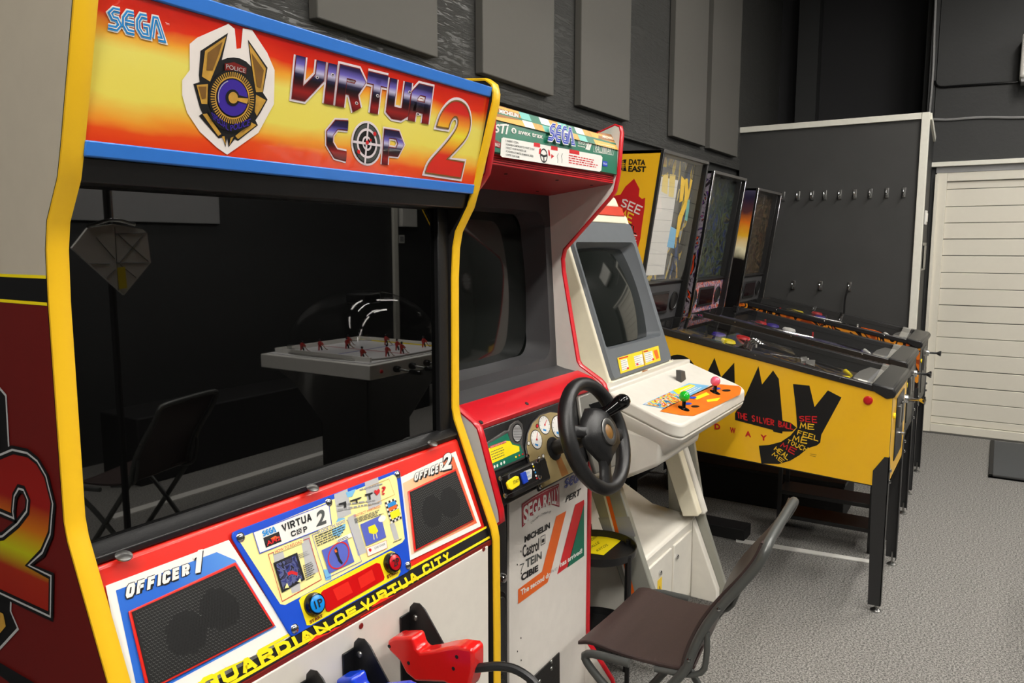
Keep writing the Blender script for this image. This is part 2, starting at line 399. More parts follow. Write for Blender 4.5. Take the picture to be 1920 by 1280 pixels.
def brickwall():
    m, nt, N, L, P = newmat('painted_blocks')
    tc = N.new('ShaderNodeTexCoord'); mp = N.new('ShaderNodeMapping'); mp.inputs['Rotation'].default_value = (R(90), 0, 0); L.new(tc.outputs['Object'], mp.inputs[0])
    br = N.new('ShaderNodeTexBrick'); br.inputs['Scale'].default_value = 1; br.inputs['Brick Width'].default_value = .62; br.inputs['Row Height'].default_value = .205
    br.inputs['Mortar Size'].default_value = .006; br.inputs['Mortar Smooth'].default_value = .3; L.new(mp.outputs[0], br.inputs[0])
    m2 = N.new('ShaderNodeMapping'); m2.inputs['Scale'].default_value = (3.5, 3.5, 26); L.new(tc.outputs['Object'], m2.inputs[0])
    nz = N.new('ShaderNodeTexNoise'); nz.inputs['Scale'].default_value = 2.2; nz.inputs['Detail'].default_value = 9; nz.inputs['Roughness'].default_value = .62; nz.inputs['Distortion'].default_value = 1.2
    L.new(m2.outputs[0], nz.inputs[0])
    rp = N.new('ShaderNodeValToRGB'); rp.color_ramp.elements[0].position = .45; rp.color_ramp.elements[1].position = .62; L.new(nz.outputs[0], rp.inputs[0])
    ad = N.new('ShaderNodeMath'); ad.operation = 'MULTIPLY_ADD'; ad.inputs[1].default_value = -.8; L.new(br.outputs['Fac'], ad.inputs[0]); L.new(rp.outputs[0], ad.inputs[2])
    bp = N.new('ShaderNodeBump'); bp.inputs['Strength'].default_value = .55; bp.inputs['Distance'].default_value = .016; L.new(ad.outputs[0], bp.inputs['Height'])
    L.new(bp.outputs[0], P.inputs['Normal']); P.inputs['Base Color'].default_value = (*lin((74, 74, 72)), 1); P.inputs['Roughness'].default_value = .36
brickwall()
mat('black_wall', (50, 51, 51), .6, var=.12, scale=4, bump=.12, bscale=40)
mat('black_board', (62, 62, 61), .62, var=.14, scale=5, bump=.04, bscale=300)
mat('black_deep', (46, 46, 48), .8)
mat('felt_panel', (98, 96, 91), .95, var=.03, bump=.1, bscale=900)
mat('ceiling_black', (30, 30, 32), .9); mat('trim_white', (238, 236, 224), .45)
mat('door_white', (229, 224, 210), .42, var=.02); mat('rubber_mat', (74, 76, 78), .9, bump=.3, bscale=400)
def st(mb, name, **k): return mb.build(name, None, kind='structure', **k)
b = MB(); b.box((-3.4, -3.2, -.1), (7.6, 2.0, 0), 'carpet'); st(b, 'floor', smooth=False)
b = MB(); b.box((-3.4, -3.2, 4.0), (7.6, 2.0, 4.1), 'ceiling_black'); st(b, 'ceiling', smooth=False)
b = MB(); b.box((-3.4, 1.80, 2.04), (7.6, 2.0, 4.0), 'painted_blocks'); b.box((-3.4, 1.83, 0), (7.6, 2.0, 2.04), 'black_wall')
st(b, 'wall_back', smooth=False)
b = MB(); b.box((-3.4, -3.2, 0), (-3.2, 2.0, 4.0), 'black_wall'); st(b, 'wall_left', smooth=False)
b = MB(); b.box((-3.4, -3.2, 0), (7.6, -3.0, 4.0), 'black_wall'); st(b, 'wall_front', smooth=False)
# door wall (x = 6.72), coat-hook partition (x = 6.2) and the dark recess above it
DX = 6.72
b = MB(); b.box((DX, .505, 0), (7.4, .55, 4.0), 'black_wall'); b.box((DX, -3.0, 0), (DX+.2, -.95, 4.0), 'black_wall')
b.box((DX, -.95, 2.03), (DX+.2, .5, 4.0), 'black_wall'); b.box((DX, .46, 0), (DX+.2, .51, 2.05), 'black_wall'); st(b, 'wall_right', smooth=False)
b = MB(); b.box((6.2, .49, 0), (6.26, 1.8, 2.33), 'black_board'); b.box((6.2, .49, 0), (DX, .53, 2.33), 'black_wall'); st(b, 'wall_partition', smooth=False)
b = MB(); b.box((7.35, .5, 0), (7.5, 1.83, 4.0), 'black_deep'); b.box((6.26, .53, 2.30), (7.4, 1.8, 2.33), 'black_deep'); b.box((6.9, .55, 2.33), (7.0, .6, 4.0), 'black_wall'); b.box((7.2, 1.45, 2.33), (7.35, 1.62, 4.0), 'black_wall'); st(b, 'wall_recess', smooth=False)
b = MB(); b.box((6.175, .535, 2.325), (6.225, 1.8, 2.368), 'trim_white'); st(b, 'trim_1', bevel=.002)
b = MB(); b.box((6.17, .485, 0), (6.23, .535, 2.368), 'trim_white'); st(b, 'trim_2', bevel=.003)
b = MB(); b.extrude([(6.23, .476, 2.368), (6.23, .476, 2.325), (6.66, .476, 2.22), (6.70, .476, 2.26)], (0, .014, 0), 'trim_white'); st(b, 'trim_3')
# sliding sheet at left of the door: pipe and cable runs belong to the wall things below
y0, y1 = .385, -.62
b = MB(); d = 'door_white'
zs = [X(DX).at(1766, v).z for v in (355.4, 388, 418.3, 448, 479.4, 510.9, 540.7, 571.2, 602.4, 631.7, 661.2, 691.5, 722.8, 751, 781)]
edges = [1.924]+zs+[.076]
for i in range(len(edges)-1):
    g = .0045 if i in (4, 8, 12) else .002
    b.box((DX-.0, y1, edges[i+1]+g), (DX+.04, y0, edges[i]-g), d)
b.box((DX+.012, y1, .07), (DX+.03, y0, 1.93), 'print_grey')
dr = b.build('door_1', None, kind='structure', bevel=.003)
b = MB(); b.box((DX-.02, .385, 0), (DX+.05, .455, 2.0), d); b.box((DX-.02, -.69, 0), (DX+.05, y1, 2.0), d); b.box((DX-.02, y1, 1.926), (DX+.05, .385, 2.0), d)
b.box((DX-.02, y1, .012), (DX+.05, .385, .074), d); b.build('door_frame', dr, bevel=.003)
b = MB(); b.box((DX-.045, .44, 0), (DX-.02, .462, 1.98), d); b.build('door_frame', dr, bevel=.002)
b = MB(); b.box((DX-.03, -.8, 0), (DX+.05, .462, .012), 'steel'); b.build('threshold', dr)
b = MB(); b.box((DX-.06, -.95, 2.035), (DX+.02, .50, 2.068), 'trim_white'); b.box((DX-.025, -.95, 1.99), (DX+.04, .46, 2.035), 'print_grey'); st(b, 'trim_4', bevel=.002)
b = MB(); b.box((5.57, -.95, .002), (6.62, -.02, .012), 'rubber_mat'); b.box((5.57, -.045, .002), (6.62, -.02, .016), 'black_matt'); b.box((5.57, -.95, .002), (5.60, -.02, .016), 'black_matt')
b.single('door_mat', 'grey rubber mat with black rim on the carpet before the white door', 'mat', bevel=.002)
# switch and slot on the partition return
t = thing('light_switch', 'small white switch on the dark strip left of the white door', 'switch', (6.36, .49, 1.6))
b = MB(); b.box((6.30, .478, 1.60), (6.42, .489, 1.70), 'print_white'); b.build('switch_plate', t, bevel=.002)
b = MB(); b.box((6.33, .472, 1.62), (6.39, .479, 1.68), 'print_white'); b.build('rocker', t, bevel=.001)
t = thing('lock_plate', 'steel and black lock plate on the dark strip beside the door', 'lock', (6.4, .49, 1.28))
b = MB(); b.box((6.26, .484, 1.27), (6.60, .4895, 1.47), 'steel'); b.build('plate', t)
b = MB(); b.box((6.30, .476, 1.285), (6.50, .486, 1.45), 'black_gloss'); b.build('keeper', t, bevel=.002)
# cables and box on the door wall
W = X(DX)
b = MB(); pts = [W.at(u, v)+Vector((-.012, 0, 0)) for u, v in ((1758, -120), (1755, 0), (1752, 60), (1751, 110), (1748, 160), (1743, 214))]; b.tube(pts, .008, 'print_grey', 6, smooth=1)
b.single('power_cable', 'thin white cable running straight down the black wall above the door', 'cable')
b = MB(); pts = [W.at(u, v)+Vector((-.012, 0, 0)) for u, v in ((1750, 224), (1780, 225), (1820, 221), (1860, 220), (1900, 221), (1960, 219))]; b.tube(pts, .009, 'print_grey', 6, smooth=1)
b.single('power_cable', 'pale grey cable clipped level along the black wall above the door frame', 'cable')
b = MB(); pts = [W.at(u, v)+Vector((-.012, 0, 0)) for u, v in ((1753, 152), (1756, 161), (1765, 164), (1790, 162), (1850, 158), (1914, 154))]; b.tube(pts, .008, 'black_gloss', 6, smooth=1)
b.single('black_cable', 'black cable sagging across the black wall to the white wall box', 'cable')
t = thing('heater_box', 'white wall unit cut by the right edge of the photo, high above the door', 'appliance', (6.6, -.3, 2.58))
b = MB(); b.box((6.52, -.75, 2.60), (6.71, -.02, 2.90), 'print_white'); b.build('casing', t, bevel=.02)
b = MB(); b.box((6.54, -.74, 2.575), (6.70, -.03, 2.60), 'print_grey'); b.build('bottom_grille', t, bevel=.004)
# acoustic panels
for i, (x0, x1, lab) in enumerate(((1.70, 2.28, 'nearest the blue and yellow marquee'), (2.565, 3.13, 'second from left, above the checkered marquee'), (3.395, 3.97, 'third from left, scratched wall on its right'),
                  (4.63, 5.24, 'fourth from left, above the middle pinball machine'), (5.34, 6.0, 'rightmost, next to the black corner'))):
    b = MB(); b.box((x0, 1.76, 2.12), (x1, 1.798, 3.3), 'felt_panel')
    b.single('acoustic_panel', 'tall grey felt wall panel, '+lab, 'wall panel', (x0, 1.76, 2.12), 'acoustic panels on the black wall', bevel=.004)
# coat hooks
hk = thing('coat_hook', 'x', 'hook', (6.2, 1.3, 1.8), 'upper row of coat hooks')
b = MB(); b.box((6.188, 1.288, 1.80), (6.198, 1.312, 1.87), 'steel'); b.build('back_plate', hk, bevel=.002)
b = MB(); b.tube([(6.188, 1.3, 1.83), (6.15, 1.3, 1.81), (6.135, 1.3, 1.83), (6.14, 1.3, 1.85)], .006, 'chrome', 8, smooth=1); b.build('prong', hk)
names = ['half hidden behind the farthest pinball head', 'leftmost fully visible', 'second visible from the left', 'third visible from the left', 'fourth visible from the left', 'middle of the row', 'third from the white post', 'second from the white post', 'nearest the white post']
for i, u in enumerate((1469, 1497, 1523, 1547, 1575, 1603, 1632, 1663, 1695)):
    p = X(6.2).at(u, 374-i)
    h = hk if i == 0 else copy_tree(hk); h.location = (6.2, p.y, 1.79); h['label'] = 'steel coat hook, upper row, '+names[i]
names = ['leftmost', 'middle one', 'rightmost, with a black cord hanging']
for i, (u, v) in enumerate(((1488, 538), (1539, 539), (1593, 540))):
    p = X(6.2).at(u, v); h = copy_tree(hk); h.location = (6.2, p.y, 1.11); h['label'] = 'steel coat hook, lower row of three, '+names[i]; h['group'] = 'lower row of coat hooks'
p = X(6.15).at(1590, 545)
b = MB(); b.tube([(6.14, p.y, 1.13), (6.15, p.y+.02, 1.05), (6.17, p.y+.02, .9), (6.18, p.y+.03, .72)], .006, 'black_matt', 6, smooth=2)
b.single('hanging_cord', 'black cord hanging from the rightmost lower coat hook', 'cord')
# ceiling lamps
mat('lamp_glow', (255, 244, 226), .5, emit=1)
for i, (x, y, z, l, wd, e) in enumerate(LAMPS):
    m, nt, N, L, P = newmat('lamp_diffuser.%d' % i); P.inputs['Emission Color'].default_value = (1, .955, .885, 1); P.inputs['Emission Strength'].default_value = e
    t = thing('ceiling_lamp', 'long white ceiling lamp hanging '+['above the shooting cabinet', 'between racing and candy cabinets', 'above the pinball row', 'behind the photographer, left', 'behind the photographer, right', 'left of the shooting cabinet', 'behind the photographer, nearest the white door'][i], 'lamp', (x, y, z), 'ceiling lamps')
    b = MB(); b.box((x-l/2, y-wd/2, z+.012), (x+l/2, y+wd/2, z+.07), 'print_white'); b.build('housing', t, bevel=.004)
    b = MB(); b.box((x-l/2+.01, y-wd/2+.01, z), (x+l/2-.01, y+wd/2-.01, z+.012), m); b.build('diffuser', t)
    for sx in (-.4, .4): b = MB(); b.cyl((x+l*sx, y, z+.07), (x+l*sx, y, 4.0), .004, 'steel', 6); b.build('hanger_rod', t)
# ------------------------------------------------------------------ shooting cabinet (nearest, left)
def crop(ox, oy, s): return lambda x, y: (ox+x/s, oy+y/s)
def Q(c, *p): return [c(*a) for a in p]
GX0, GX1 = .516, 1.315            # inner faces of the side boards
mat('side_greige', (190, 181, 164), .5); mat('core_black', (24, 22, 22), .55)
mat('rail_blue', (52, 122, 214), .32, coat=.2); mat('housing_red', (226, 40, 28), .33, coat=.3)
mat('side_red', (104, 20, 18), .42); mat('plate_blue', (14, 74, 200), .35); mat('paper_yellow', (246, 234, 158), .4)
mat('lower_white', (226, 220, 210), .38); mat('dark_glass', (3, 3, 3), .015, ior=1.88, var=0)
mat('window_red', (196, 14, 16), .18); mat('button_blue', (18, 140, 226), .25); mat('button_red', (190, 12, 26), .25)
mat('red_dark', (120, 24, 18), .4); mat('lightgrey', (186, 186, 186), .4); mat('ink_blue', (84, 98, 190), .4); mat('sky_blue', (120, 186, 226), .4)
mat('gold', (196, 150, 60), .4, var=.5, scale=60); mat('gold_dark', (122, 86, 36), .4, var=.4, scale=40); mat('purple', (58, 36, 150), .4)
cab = thing('shooting_arcade_cabinet', 'large light-gun arcade cabinet with yellow edges and orange marquee, nearest on the left', 'arcade machine', (.915, 1.35, 0))
prof = [(.881, 0), (.881, .60), (.883, .822), (.888, .845), (.984, 1.075), (.989, 1.10), (.987, 1.381), (.983, 1.445), (.975, 1.48), (.944, 1.530), (.932, 1.565), (.881, 1.735), (.879, 1.752), (.883, 1.767), (.897, 1.777)]
back = [(1.02, 1.785), (1.60, 1.785), (1.72, 1.60), (1.72, 0)]
for x0, x1 in ((.492, .516), (1.315, 1.337)):
    b = MB(); b.prism([(y+.002, z) for y, z in prof]+back, x0, x1, 'core_black'); sp = b.build('side_panel', cab)
    b = MB(); b.edging(prof+[(1.0, 1.787), (1.55, 1.787)], x0-.001, x1+.001, .006, 'yellow_edge'); b.build('edge_trim', cab, ang=50)
    if x0 < 1:
        g = Gfx(X(.492), .0008)
        za = g.pl.at(45, 519).z; zb = g.pl.at(45, 565).z
        def side(z0, z1, m, k):
            pts = [(y+.002, z) for y, z in prof if z0 < z < z1]
            def yat(z):
                for (a, c), (d, e) in zip(prof, prof[1:]):
                    if c <= z <= e and e > c: return a+(d-a)*(z-c)/(e-c)+.002
                return .9
            P = [(yat(z0), z0)]+pts+[(yat(z1), z1)]+[(1.7, z1), (1.7, z0)]
            g.face([Vector((.492, y, z))+g.off(k) for y, z in P], m)
        side(za, 1.776, 'side_greige', 0); side(zb, za, 'print_black', 0); side(0.42, zb, 'side_red', 0)
        side(zb-.003, zb+.001, 'print_yellow', 1); side(za-.001, za+.003, 'print_yellow', 1); side(0.02, .42, 'print_black', 0)
        c = crop(0, 680, 2.132)
        two = Q(c, (-75, 565), (-85, 470), (-40, 400), (0, 370), (60, 345), (120, 358), (160, 390), (195, 450), (222, 560), (212, 680), (180, 755), (125, 805), (215, 848), (212, 1010), (-260, 790), (-260, 700), (-60, 700), (20, 690), (80, 640), (118, 590), (122, 545), (105, 505), (85, 500), (68, 530), (62, 590), (66, 618), (0, 590))
        grad('two_side', g.pl.at(*c(0, 1000)).z, g.pl.at(*c(0, 345)).z, [(0, (150, 22, 18)), (.33, (160, 40, 20)), (.45, (190, 190, 20)), (.6, (200, 110, 20)), (.75, (150, 24, 20)), (1, (140, 22, 18))])
        blk = Q(c, (-200, 40), (-30, 60), (30, 130), (45, 400), (-40, 480), (-200, 480)); g.poly(blk, 'print_black', 2); g.stroke(blk, .004, 'lightgrey', 3, True)
        gb = Q(c, (-160, 100), (-40, 110), (5, 300), (5, 380), (-80, 420), (-160, 400)); g.poly(gb, 'gold', 4)
        blk = Q(c, (-200, 820), (50, 940), (48, 990), (78, 1060), (0, 1145), (-200, 1200)); g.poly(blk, 'print_black', 2); g.stroke(blk, .004, 'lightgrey', 3, True)
        gb = Q(c, (-100, 940), (20, 1000), (30, 1050), (-20, 1110), (-100, 1110)); g.poly(gb, 'gold', 4)
        g.poly(two, 'two_side', 5); g.stroke(two, .012, 'print_black', 6, True); g.stroke(two, .003, 'lightgrey', 7, True)
        ln = Q(c, (-300, 1110), (0, 1190), (240, 1330), (240, 1420), (0, 1240), (-300, 1150)); g.poly(ln, 'print_black', 5)
        g.build('side_artwork', sp, smooth=False, recalc=False)
# marquee
MQ = YZ(.932, 1.555, .883, 1.763)
def mq(z): return .932+(1.555-z)*(-.049/.208)*-1 if False else .932-(z-1.555)*.049/.208
zb = MQ.at(882, 345.5).z; zt = MQ.at(911.7, 181.4).z
b = MB(); b.prism([(mq(1.555)+.004, 1.555), (mq(1.763)+.004, 1.763), (mq(1.763)+.3, 1.775), (mq(1.555)+.13, 1.555)], GX0, GX1, 'black_satin'); b.build('marquee_box', cab)
grad('marquee_art', zb, zt, [(0, (232, 62, 24)), (.10, (236, 80, 28)), (.2, (244, 158, 50)), (.34, (240, 222, 96)), (.62, (240, 226, 108)), (.74, (244, 168, 52)), (.84, (226, 52, 26)), (1, (190, 26, 20))], wob=.035, wscale=7, rough=.25, coat=.6, wst=(1, 1, 3))
g = Gfx(MQ, .001)
P = lambda x, z: Vector((x, mq(z), z))
g.face([P(GX0, zb)+g.off(0), P(GX1, zb)+g.off(0), P(GX1, zt)+g.off(0), P(GX0, zt)+g.off(0)], 'marquee_art')
mar = g.build('marquee', cab, smooth=False, recalc=False)
g = Gfx(MQ, .0014)
c = crop(190, 0, 4.267)
mat('halo', (240, 232, 226), .35, coat=.5)
g.poly(Q(c, (1010, 190), (1060, 230), (1075, 390), (1110, 385), (1125, 225), (1200, 240), (1320, 420), (1380, 560), (1375, 830), (1250, 1060), (1080, 1180), (1000, 1235), (920, 1180), (780, 1050), (680, 900), (640, 760), (640, 640), (700, 560), (700, 350), (760, 300)), 'halo', 1)
g.poly(Q(c, (1005, 262), (785, 405), (772, 600), (778, 655), (728, 670), (780, 860), (800, 905), (772, 925), (930, 1105), (965, 1095), (985, 1175), (998, 1100), (1010, 1175), (1060, 1110), (1085, 1125), (1245, 1000), (1225, 960), (1265, 900), (1322, 795), (1285, 740), (1322, 540), (1165, 315), (1190, 530), (1150, 490), (1100, 465), (1050, 458), (1000, 462), (955, 480)), 'print_black', 2)
for p in (((990, 290), (820, 405), (795, 610), (860, 650), (905, 540), (940, 455)), ((752, 678), (843, 670), (838, 830), (792, 828)), ((800, 910), (835, 905), (950, 1070), (925, 1085)),
          ((1172, 345), (1308, 545), (1280, 735), (1228, 735), (1200, 560)), ((1228, 755), (1308, 800), (1235, 925), (1218, 890)), ((1232, 998), (1085, 1110), (1062, 1085), (1190, 975)), ((955, 1090), (975, 1085), (988, 1160)), ((1015, 1160), (1025, 1100), (1050, 1090))):
    g.poly(Q(c, *p), 'gold', 3)
for p in (((960, 330), (840, 420), (830, 560), (880, 560), (925, 440)), ((1190, 420), (1290, 560), (1265, 700), (1235, 690), (1215, 560)), ((765, 690), (830, 690), (825, 780), (795, 790))): g.poly(Q(c, *p), 'gold_dark', 4)
def ell(cx, cy, rx, ry, sk=0): return Q(c, (cx-rx, cy-ry-sk), (cx+rx, cy-ry+sk), (cx+rx, cy+ry+sk), (cx-rx, cy+ry-sk))
g.ellipse(ell(1035, 780, 190, 225, 14), 'print_black', 4, 32)
f = g.q(ell(1035, 780, 178, 212, 13))
for i in range(60):
    a = 2*math.pi*i/60; d = .025
    g.ufill(f, [(.5+.5*r*math.cos(a+s*d), .5+.5*r*math.sin(a+s*d)) for r, s in ((.8, -1), (.98, -1), (.98, 1), (.8, 1))], 'gold', 5)
g.ellipse(ell(1035, 780, 140, 170, 10), 'gold', 5, 32, 1.0, .93); g.ellipse(ell(1035, 778, 122, 146, 9), 'purple', 6, 32)
g.ellipse(ell(1035, 778, 118, 142, 9), 'lightgrey', 7, 24, 1.0, .95, 110, 200)
g.poly(Q(c, (1060, 750), (1150, 775), (1165, 830), (1060, 800)), 'print_black', 7); g.ellipse(ell(1035, 778, 56, 66, 3), 'print_black', 7); g.ellipse(ell(1038, 778, 38, 46, 2), 'gold', 8); g.poly(Q(c, (1068, 778), (1160, 784), (1150, 826), (1066, 800)), 'gold', 8)
g.poly(Q(c, (975, 505), (1050, 495), (1150, 540), (1145, 590), (1060, 560), (975, 560)), 'red_dark', 5); g.text('POLICE', Q(c, (985, 510), (1140, 548), (1138, 582), (985, 545)), 'lightgrey', 6)
g.poly(Q(c, (842, 868), (900, 930), (960, 975), (1040, 1000), (1120, 990), (1195, 940), (1180, 1000), (1110, 1040), (1030, 1050), (930, 1020), (860, 945)), 'print_black', 6)
g.text('SPECIAL', Q(c, (862, 890), (1000, 990), (1000, 1040), (880, 950)), 'purple', 7, .02); g.text('POLICE', Q(c, (1015, 1000), (1180, 945), (1165, 1000), (1020, 1045)), 'purple', 7, .02)
g.build('police_badge_emblem', mar, smooth=False, recalc=False)
g = Gfx(MQ, .0014)
mat('logo_blue', (44, 140, 212), .3)
g.sega(Q(c, (66, 72), (462, 160), (488, 318), (50, 214)), 'print_white', 'logo_blue', 'print_white', 1, (.44, .28, .05))
c = crop(300, 0, 2.909)
za = MQ.at(*c(1470, 690)).z; z2 = MQ.at(*c(1495, 470)).z
ch = [(0, (90, 20, 24)), (.16, (150, 30, 28)), (.3, (60, 14, 20)), (.42, (16, 12, 22)), (.5, (40, 36, 70)), (.6, (196, 190, 220)), (.7, (112, 100, 190)), (.84, (40, 30, 80)), (1, (20, 16, 40))]
grad('chrome_a', za, z2, ch, rough=.3, coat=.5)
zc = MQ.at(*c(1020, 870)).z; z3 = MQ.at(*c(1020, 665)).z; grad('chrome_b', zc, z3, ch, rough=.3, coat=.5)
mat('outline_pale', (226, 214, 218), .35)
word = Q(c, (745, 300), (1478, 478), (1452, 676), (722, 530))
f = g.q(word)
glyph = {'V': [[(.05, 1), (.05, .35), (.35, 0), (.45, 0), (.95, .6), (.95, 1)]]}
LET = [('V', [[(.12, 1), (.12, .12), (.35, .12), (.88, .6), (.88, 1)]]), ('I', [[(.5, 1), (.5, 0)]]), ('R', [[(.12, 0), (.12, .88), (.7, .88), (.88, .72), (.7, .5), (.3, .5)], [(.55, .5), (.85, 0)]]),
       ('T', [[(0, .88), (1, .88)], [(.5, .88), (.5, 0)]]), ('U', [[(.12, 1), (.12, .2), (.3, .12), (.7, .12), (.88, .2), (.88, 1)]]), ('A', [[(.12, 0), (.12, .7), (.35, .88), (.88, .88), (.88, 0)], [(.12, .42), (.88, .42)]])]
wd = [1.15, .42, 1.15, 1.05, 1.1, 1.1]; gp = .17; tot = sum(wd)+gp*5
asp = (f(1, 0)-f(0, 0)).length/(f(0, 1)-f(0, 0)).length
for wi, mm, kk in ((.44, 'outline_pale', 1), (.33, 'red_dark', 2), (.28, 'chrome_a', 3)):
    x = 0
    for (nm, sts), W_ in zip(LET, wd):
        for stt in sts: g.ustroke(f, [((x+p[0]*W_)/tot, p[1]) for p in stt], wi, mm, kk, asp)
        x += W_+gp
for u, v in ((850, 420), (935, 405), (1065, 560), (1180, 520), (1355, 500), (1400, 620)):
    g.ellipse(Q(c, (u-9, v-10), (u+9, v-6), (u+9, v+12), (u-9, v+8)), 'outline_pale', 4, 10); g.ellipse(Q(c, (u-5, v-6), (u+5, v-3), (u+5, v+7), (u-5, v+4)), 'print_black', 5, 8)
for quad, sts in ((Q(c, (905, 655), (1022, 662), (1010, 872), (905, 845)), [[(1, .9), (.45, .9), (.14, .65), (.14, .35), (.45, .1), (1, .1)]]), (Q(c, (1218, 705), (1322, 722), (1315, 905), (1205, 895)), [[(.14, 0), (.14, .9), (.7, .9), (.9, .65), (.7, .4), (.3, .4)]])):
    f = g.q(quad); a = (f(1, 0)-f(0, 0)).length/(f(0, 1)-f(0, 0)).length
    for wi, mm, kk in ((.36, 'outline_pale', 1), (.27, 'red_dark', 2), (.22, 'chrome_b', 3)):
        for stt in sts: g.ustroke(f, stt, wi, mm, kk, a)
def el2(cx, cy, rx, ry, s=6): return Q(c, (cx-rx, cy-ry-s), (cx+rx, cy-ry+s), (cx+rx, cy+ry+s), (cx-rx, cy+ry-s))
g.ellipse(el2(1122, 780, 84, 122), 'outline_pale', 1, 32); g.ellipse(el2(1122, 780, 74, 110), 'print_black', 2, 32)
mat('target_grey', (70, 74, 72), .4); g.ellipse(el2(1122, 780, 70, 104), 'target_grey', 3, 32, 1, .72)
g.ellipse(el2(1122, 780, 56, 82), 'outline_pale', 4, 32, 1, .84); g.ellipse(el2(1122, 780, 26, 40), 'outline_pale', 4, 24, 1, .72)
g.stroke([c(1045, 770), c(1198, 792)], .004, 'outline_pale', 5); g.stroke([c(1128, 668), c(1110, 892)], .004, 'outline_pale', 5)
for u, v, r in ((1122, 775, 9), (1163, 728, 9), (1075, 825, 9), (1140, 762, 6)): g.ellipse(el2(u, v, r, r*1.3, 1), 'print_red', 6, 10)
grad('two_art', MQ.at(*c(1540, 960)).z, MQ.at(*c(1620, 525)).z, [(0, (214, 36, 26)), (.26, (220, 44, 26)), (.4, (240, 170, 40)), (.52, (240, 224, 60)), (.66, (240, 150, 40)), (.8, (214, 34, 26)), (1, (196, 24, 20))], coat=.5)
two = [(.06, .62), (.10, .80), (.30, .97), (.55, 1.0), (.82, .93), (.98, .74), (.93, .55), (.70, .38), (.50, .24), (.47, .22), (.95, .22), (.92, 0), (0, 0), (.03, .14), (.30, .36), (.52, .55), (.62, .68), (.58, .78), (.48, .79), (.40, .72), (.38, .62)]
f = g.q(Q(c, (1520, 528), (1712, 560), (1650, 972), (1440, 940)))
a_ = (f(1, 0)-f(0, 0)).length/(f(0, 1)-f(0, 0)).length
def sm2(P, n=2, keep=(0, 9, 10, 11, 12, 20)):
    K = [i in keep for i in range(len(P))]
    for _ in range(n):
        Q_, K2 = [], []
        for i, p in enumerate(P):
            if K[i]: Q_.append(p); K2.append(True)
            else:
                a, b = P[i-1], P[(i+1) % len(P)]; Q_ += [(p[0]*.75+a[0]*.25, p[1]*.75+a[1]*.25), (p[0]*.75+b[0]*.25, p[1]*.75+b[1]*.25)]; K2 += [False, False]
        P, K = Q_, K2
    return P
two = sm2(two)
g.ufill(f, two, 'two_art', 3); g.ustroke(f, two, .085, 'outline_pale', 2, a_, True); g.ustroke(f, two, .02, 'gold_dark', 4, a_, True)
g.text('TM', Q(crop(190, 0, 4.267), (505, 178), (535, 185), (536, 200), (506, 193)), 'print_white', 1)
g.build('marquee_lettering', mar, smooth=False, recalc=False)
for a, z in ((1.555, zb), (zt, 1.763)):
    b = MB(); b.prism([(mq(a)-.004, a), (mq(z)-.004, z), (mq(z)+.012, z), (mq(a)+.012, a)], GX0, GX1, 'rail_blue'); b.build('marquee_rail', cab, bevel=.002)
# dark interior: hood underside, bezel strips, glass
b = MB(); b.prism([(.95, 1.526), (1.003, 1.526), (1.003, 1.56), (.94, 1.556)], GX0, GX1, 'black_satin'); b.prism([(.96, 1.545), (1.06, 1.545), (1.06, 1.55), (.96, 1.55)], GX0, GX1, 'black_satin')
b.box((1.278, .992, 1.04), (GX1, 1.05, 1.56), 'black_satin'); b.box((GX0, 1.008, 1.02), (GX1, 1.05, 1.06), 'black_matt'); b.box((GX0, .996, 1.04), (GX0+.006, 1.05, 1.55), 'black_satin')
b.build('screen_surround', cab, bevel=.002)
b = MB(); b.box((GX0+.006, 1.003, 1.036), (1.278, 1.008, 1.535), 'dark_glass'); b.build('screen_glass', cab)
b = MB(); b.prism([(.975, 1.034), (1.003, 1.046), (1.003, 1.056), (.99, 1.054), (.972, 1.044)], GX0, GX1, 'black_satin'); lg = b.build('glass_ledge', cab, bevel=.002)
for u, v in ((232, 1043), (586, 915), (811, 832)):
    p = YZ(.972, 1.044, .99, 1.052).at(u, v); b = MB(); b.lathe([(.011, 0), (.011, .002), (.006, .004), (.0, .0045)], p, (0, -.35, .93), 'steel', 16); b.build('bolt', lg)
b = MB(); b.box((GX0, 1.06, .05), (GX1, 1.70, 1.5), 'black_matt'); b.box((GX0, 1.0, 1.6), (GX1, 1.6, 1.775), 'black_matt'); b.build('inner_body', cab)
# control face
CP = YZ(.890, .822, .972, 1.032)
nrm = CP.n
def cpt(x, z): return Vector((x, .890+(z-.822)*.082/.21, z))
b = MB(); b.prism([(.890, .818), (.973, 1.030), (.985, 1.036), (1.05, 1.036), (1.05, .80), (.90, .80)], GX0, GX1, 'housing_red'); hs = b.build('control_housing', cab, bevel=.003)
g = Gfx(CP, .0008); c = crop(400, 820, 2.782)
